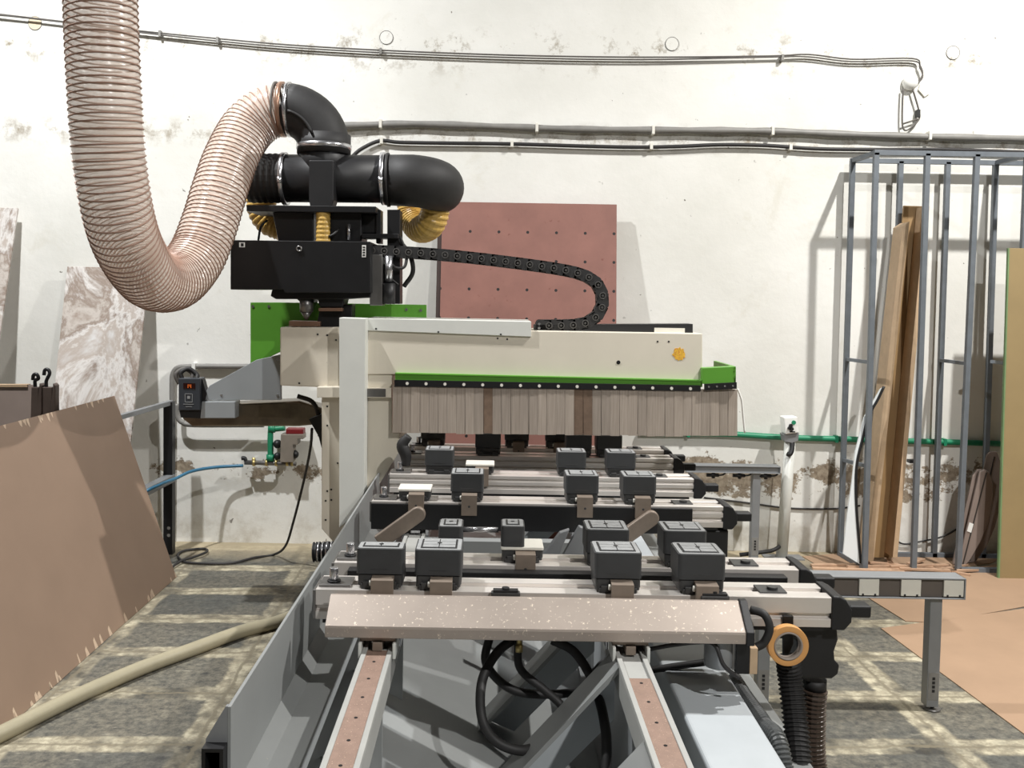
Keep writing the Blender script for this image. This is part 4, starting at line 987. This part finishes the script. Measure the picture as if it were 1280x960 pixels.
# ------------------------------------------------------------------ benches
def bench(Y, x0, x1, zt_, h, legs, label, lab_px=None, hooks=False):
    k = thing('side_support', label, 'support rail', ((x0+x1)/2, Y, 0), 'grey side support rails right of the bed')
    m = MB(); m.box(x0, x1, Y, Y+.09, zt_-.008, zt_); m.box(x0, x1, Y, Y+.09, zt_-h, zt_-h+.006); m.box(x1-.006, x1, Y-.001, Y+.09, zt_-h, zt_); m.mat(1).box(x0, x1-.006, Y+.014, Y+.085, zt_-h+.006, zt_-.008)
    m.build('beam', [K['bench'], mat('bench_recess', (98, 90, 84), .5, var=.06) if lab_px else K['bench']], k, .002)
    for x in legs:
        m = MB(); m.box(x-.026, x+.026, Y+.02, Y+.075, .02, zt_-h); lg = m.build('leg', K['bench'], k, .003)
        m = MB(); m.box(x-.022, x+.022, Y+.0185, Y+.02, .05, .17); lp = m.build('leg_label', K['conduit'], lg)
        m = MB(); 
        for q in range(4): m.box(x-.006, x+.006, Y+.0175, Y+.0186, .085+q*.018, .097+q*.018)
        m.build('label_marks', K['black'], lp)
        m = MB(); m.cyl((x+.01, Y+.045, 0), (x+.01, Y+.045, .008), .035, 16); m.cyl((x+.01, Y+.045, .008), (x+.01, Y+.045, .05), .008, 10); m.build('foot', K['dull'], lg, 0, True)
    if lab_px:
        for x in lab_px:
            m = MB(); m.box(x-.042, x+.042, Y+.003, Y+.014, zt_-h+.012, zt_-.010); m.mat(1).box(x-.03, x-.022, Y+.001, Y+.003, zt_-h+.012, zt_-h+.02); m.box(x+.022, x+.03, Y+.001, Y+.003, zt_-h+.012, zt_-h+.02); m.build('pale_bracket', [K['podplate'], K['black']], k, .001)
    if hooks:
        for x in hooks:
            m = MB(); m.cyl((x-.05, Y+.03, zt_-h-.02), (x+.03, Y+.03, zt_-h-.02), .012, 10); m.cyl((x-.005, Y+.03, zt_-h+.002), (x-.005, Y+.03, zt_-h-.04), .012, 10); m.tube(smooth_path([(x+.03, Y+.03, zt_-h-.02), (x+.06, Y+.03, zt_-h-.015), (x+.08, Y+.03, zt_-h+.002)], 5), .006, 8); m.build('air_valve', K['black'], k, 0, True)
    return k
zb = P(1130, 722, 3.85).z
bench(3.85, 1.06, P(1208, 725, 3.85).x, zb, .092, (P(956, 850, 3.85).x, P(1171, 820, 3.85).x), 'near grey side support rail with three pale brackets on its face', [P(x, 733, 3.85).x for x in (1087, 1139.5, 1193)])
zb2 = P(940, 581, 6.1).z
bench(6.05, P(858, 585, 6.05).x, P(976, 586, 6.05).x, zb2, .05, (P(946, 640, 6.05).x,), 'far grey side support rail with small black valves near the wall', None, [P(x, 594, 6.05).x for x in (894, 927, 960)])

# white pole with switch box
pl = thing('switch_post', 'white post with green button switch box near the back wall', 'control post', PZ(978, 693, 0))
Yp = PZ(978, 693, 0).y
Yp = min(Yp, 6.2)
bt = V((P(977, 693, Yp).x, Yp, 0)); tp = P(988, 545, Yp)
m = MB(); m.cyl(bt, tp, .038, 18); m.build('pole', K['white_metal'], pl, 0, True)
m = MB(); m.box(bt.x-.12, bt.x+.14, Yp-.06, Yp+.06, 0, .008); m.build('base_plate', K['bench'], pl)
m = MB(); m.px([(980, 522), (997, 521), (999, 541), (982, 543)], Yp-.07, .10); sb = m.build('switch_box', K['white'], pl, .006)
m = MB(); m.px([(979, 543), (999, 541), (998, 551), (990, 554), (981, 552)], Yp-.05, .08); m.build('cable_gland', K['bench'], pl, .003)
m = MB(); c = P(992, 528, Yp-.07); m.cyl(c+V((0, -.008, 0)), c, .014, 14); m.build('green_button', K['pipegreen'], sb)
m = MB()
for x, y, r in ((988, 532, .012), (989, 536, .014), (986, 535, .010)): c = P(x, y, Yp-.07); m.cyl(c+V((0, -.014, 0)), c, r, 12)
m.pbox(987, 539, 994, 540.5, Yp-.072, .003)
m.build('black_button', K['black'], sb)
m = MB(); m.tube(smooth_path([P(990, 551, Yp-.03), P(990, 562, Yp-.05), P(987, 568, Yp-.06), P(984, 567, Yp-.06)], 6), .016, 8); m.build('cable_tail', K['black'], pl, 0, True)
cable([V((P(925, 688, 6.15).x, 6.15, .03)), P(955, 690, 6.15), P(968, 687, 6.15), V((bt.x, Yp, .09))], .014, K['rubber'], 'thick black cable entering the foot of the white post', name='power_cable')

# ------------------------------------------------------------------ wall fittings
gp_ = thing('green_pipe', 'long green pipe running along the right part of the wall', 'pipe', P(1060, 551, YW))
m = MB(); m.tube(smooth_path(wallpts([(800, 541), (880, 542), (920, 543), (985, 547), (1060, 549), (1120, 551), (1200, 553), (1262, 555), (1330, 557)]), 3), .020, 12); m.build('pipe', K['pipegreen'], gp_, 0, True)
for x, y in ((860, 541.7), (1045, 548.6), (1180, 552.5)):
    m = MB(); c = P(x, y, YW); m.box(c.x-.01, c.x+.01, YW-.022, WY, c.z-.024, c.z+.024); m.build('pipe_clip', K['pipegreen'], gp_)
c1 = thing('wall_conduit', 'thick dusty grey conduit clipped across the upper wall', 'conduit', P(860, 165, YW))
m = MB(); m.tube(smooth_path(wallpts([(360, 159), (440, 157), (520, 155), (640, 159), (740, 162), (860, 163), (960, 164), (1060, 168), (1160, 171), (1300, 174)]), 5), lambda t_, i_: .024+.003*math.sin(i_*1.7), 10); m.build('pipe', K['conduit'], c1, 0, True)
for x, y in ((476, 155), (671, 160), (965, 164), (1161, 170), (816, 163)):
    m = MB(); c = P(x, y, YW); m.box(c.x-.01, c.x+.01, YW-.03, WY, c.z-.03, c.z+.03); m.build('pipe_clip', K['podplate'], c1, .003)
c2 = thing('wall_cable', 'black cable clipped across the wall just under the thick conduit', 'cable', P(860, 183, YW))
m = MB(); m.tube(smooth_path(wallpts([(440, 196), (452, 186), (475, 176), (500, 178), (560, 179), (640, 180), (740, 183), (800, 184), (850, 183), (900, 181), (960, 182), (1020, 186), (1100, 187), (1180, 187), (1300, 191)]), 5), .013, 8); m.build('cord', K['cable'], c2, 0, True)
for x, y in ((477, 176), (814, 183), (640, 180), (988, 184)):
    m = MB(); c = P(x, y, YW); m.box(c.x-.01, c.x+.01, YW-.016, WY, c.z-.02, c.z+.02); m.build('cable_clip', K['podplate'], c2)
c3 = thing('wall_cable', 'thin twin wire strung along the top of the wall to the bulb', 'cable', P(600, 68, YW))
for dy in (0, 3.0):
    m = MB(); m.tube(smooth_path(wallpts([(-30, 14+dy), (10, 19+dy*.3), (80, 27+dy*.3), (170, 38+dy*.6), (270, 48+dy), (360, 56+dy), (480, 63+dy), (640, 69+dy), (800, 71.5+dy), (960, 70+dy*.4), (1010, 68+dy), (1065, 74+dy), (1140, 73+dy), (1150, 82+dy), (1153, 94+dy), (1143, 107)]), 5), .0055, 6); m.build('wire', K['cablegrey'], c3, 0, True)
for x, y in ((272, 49), (476, 63), (978, 71), (200, 41)):
    m = MB(); c = P(x, y+1, YW); m.box(c.x-.008, c.x+.008, YW-.012, WY, c.z-.02, c.z+.02); m.build('wire_clip', K['conduit'], c3)
lb = thing('wall_socket', 'round white wall boss with looping wires at upper right', 'wall fitting', P(1136, 110, YW))
m = MB(); c = P(1136, 104, WY); m.ball(V((c.x, WY-.02, c.z)), .052, 1, .9, 1); m.build('boss', K['white'], lb, 0, True)
m = MB(); m.tube(smooth_path(wallpts([(1129, 111), (1128, 130), (1128, 156), (1132, 163), (1141, 158), (1149, 148), (1148, 136), (1141, 112)]), 6), .006, 6); m.tube(wallpts([(1128, 155), (1147, 149)]), .006, 6); m.build('wire_loop', K['cablegrey'], lb, 0, True)
m = MB(); m.pbox(1146.5, 137, 1150.5, 146, YW-.01, .03); m.build('connector', K['black'], lb)
m = MB(); m.px([(1150, 106), (1155, 105), (1162, 117), (1156, 121), (1148, 112)], WY-.012, .01); m.build('dangling_tag', K['podplate'], lb)
for x, y, lab in ((44, 29, 'round beige patch on wall at upper left, behind thin wire'), (483, 47, 'round ringed mark on wall above the black elbow'), (840, 55, 'round ringed mark on wall at top centre right'), (1191, 66, 'round ringed mark on wall right of the white boss')):
    c = P(x, y, WY); first_ = x == 44; k = thing('plaster_mark', lab, 'wall mark', V((c.x, WY, c.z-.05)), 'round filled holes on the wall')
    m = MB(); m.cyl(V((c.x, WY-.004, c.z)), V((c.x, WY, c.z)), .044, 24); m.build('plug', K['beige_plug'] if first_ else K['wall'], k)
    m = MB(); m.ring(V((c.x, WY-.005, c.z)), V((c.x, WY, c.z)), .047, .044, 20); m.build('ring', K['conduit' if first_ else 'cablegrey'], k)
cable(wallpts([(880, 622), (930, 628), (985, 635), (1040, 636), (1075, 632)], WY-.01), .006, K['cable'], 'thin dark wire stapled low on wall behind the white post', name='wall_wire')
cable(wallpts([(1118, 674), (1130, 680), (1150, 677), (1180, 670), (1205, 655), (1225, 640)], WY-.02), .006, K['cable'], 'thin dark wire low on wall between the frame uprights', name='wall_wire')

# ------------------------------------------------------------------ lights (ceiling lamps of the hall)
def lamp(x, y, z, w, size, col=(1, .95, .88)):
    l = bpy.data.lights.new('ceiling_lamp', 'AREA'); l.energy = w; l.size = size; l.shape = 'DISK'; l.color = col
    o = bpy.data.objects.new('ceiling_lamp', l); COL.objects.link(o); o.location = (x, y, z)
lamp(3.7, 3.6, 5.7, 860, .14, (1, .98, .945))
lamp(-2.8, 3.8, 5.7, 740, .14, (.985, .995, 1))
lamp(-3.2, -1.3, 5.7, 90, .2, (1, .99, .97))
lamp(2.9, -1.6, 5.7, 900, .14, (1, .985, .96))
w = bpy.data.worlds.new('world'); C.world = w; w.use_nodes = True
w.node_tree.nodes['Background'].inputs[0].default_value = (.9, .95, 1, 1); w.node_tree.nodes['Background'].inputs[1].default_value = .3
C.view_settings.view_transform = 'Standard'; C.view_settings.look = 'None'; C.view_settings.gamma = 1; C.view_settings.use_curve_mapping = False
C.view_settings.exposure = -1.08
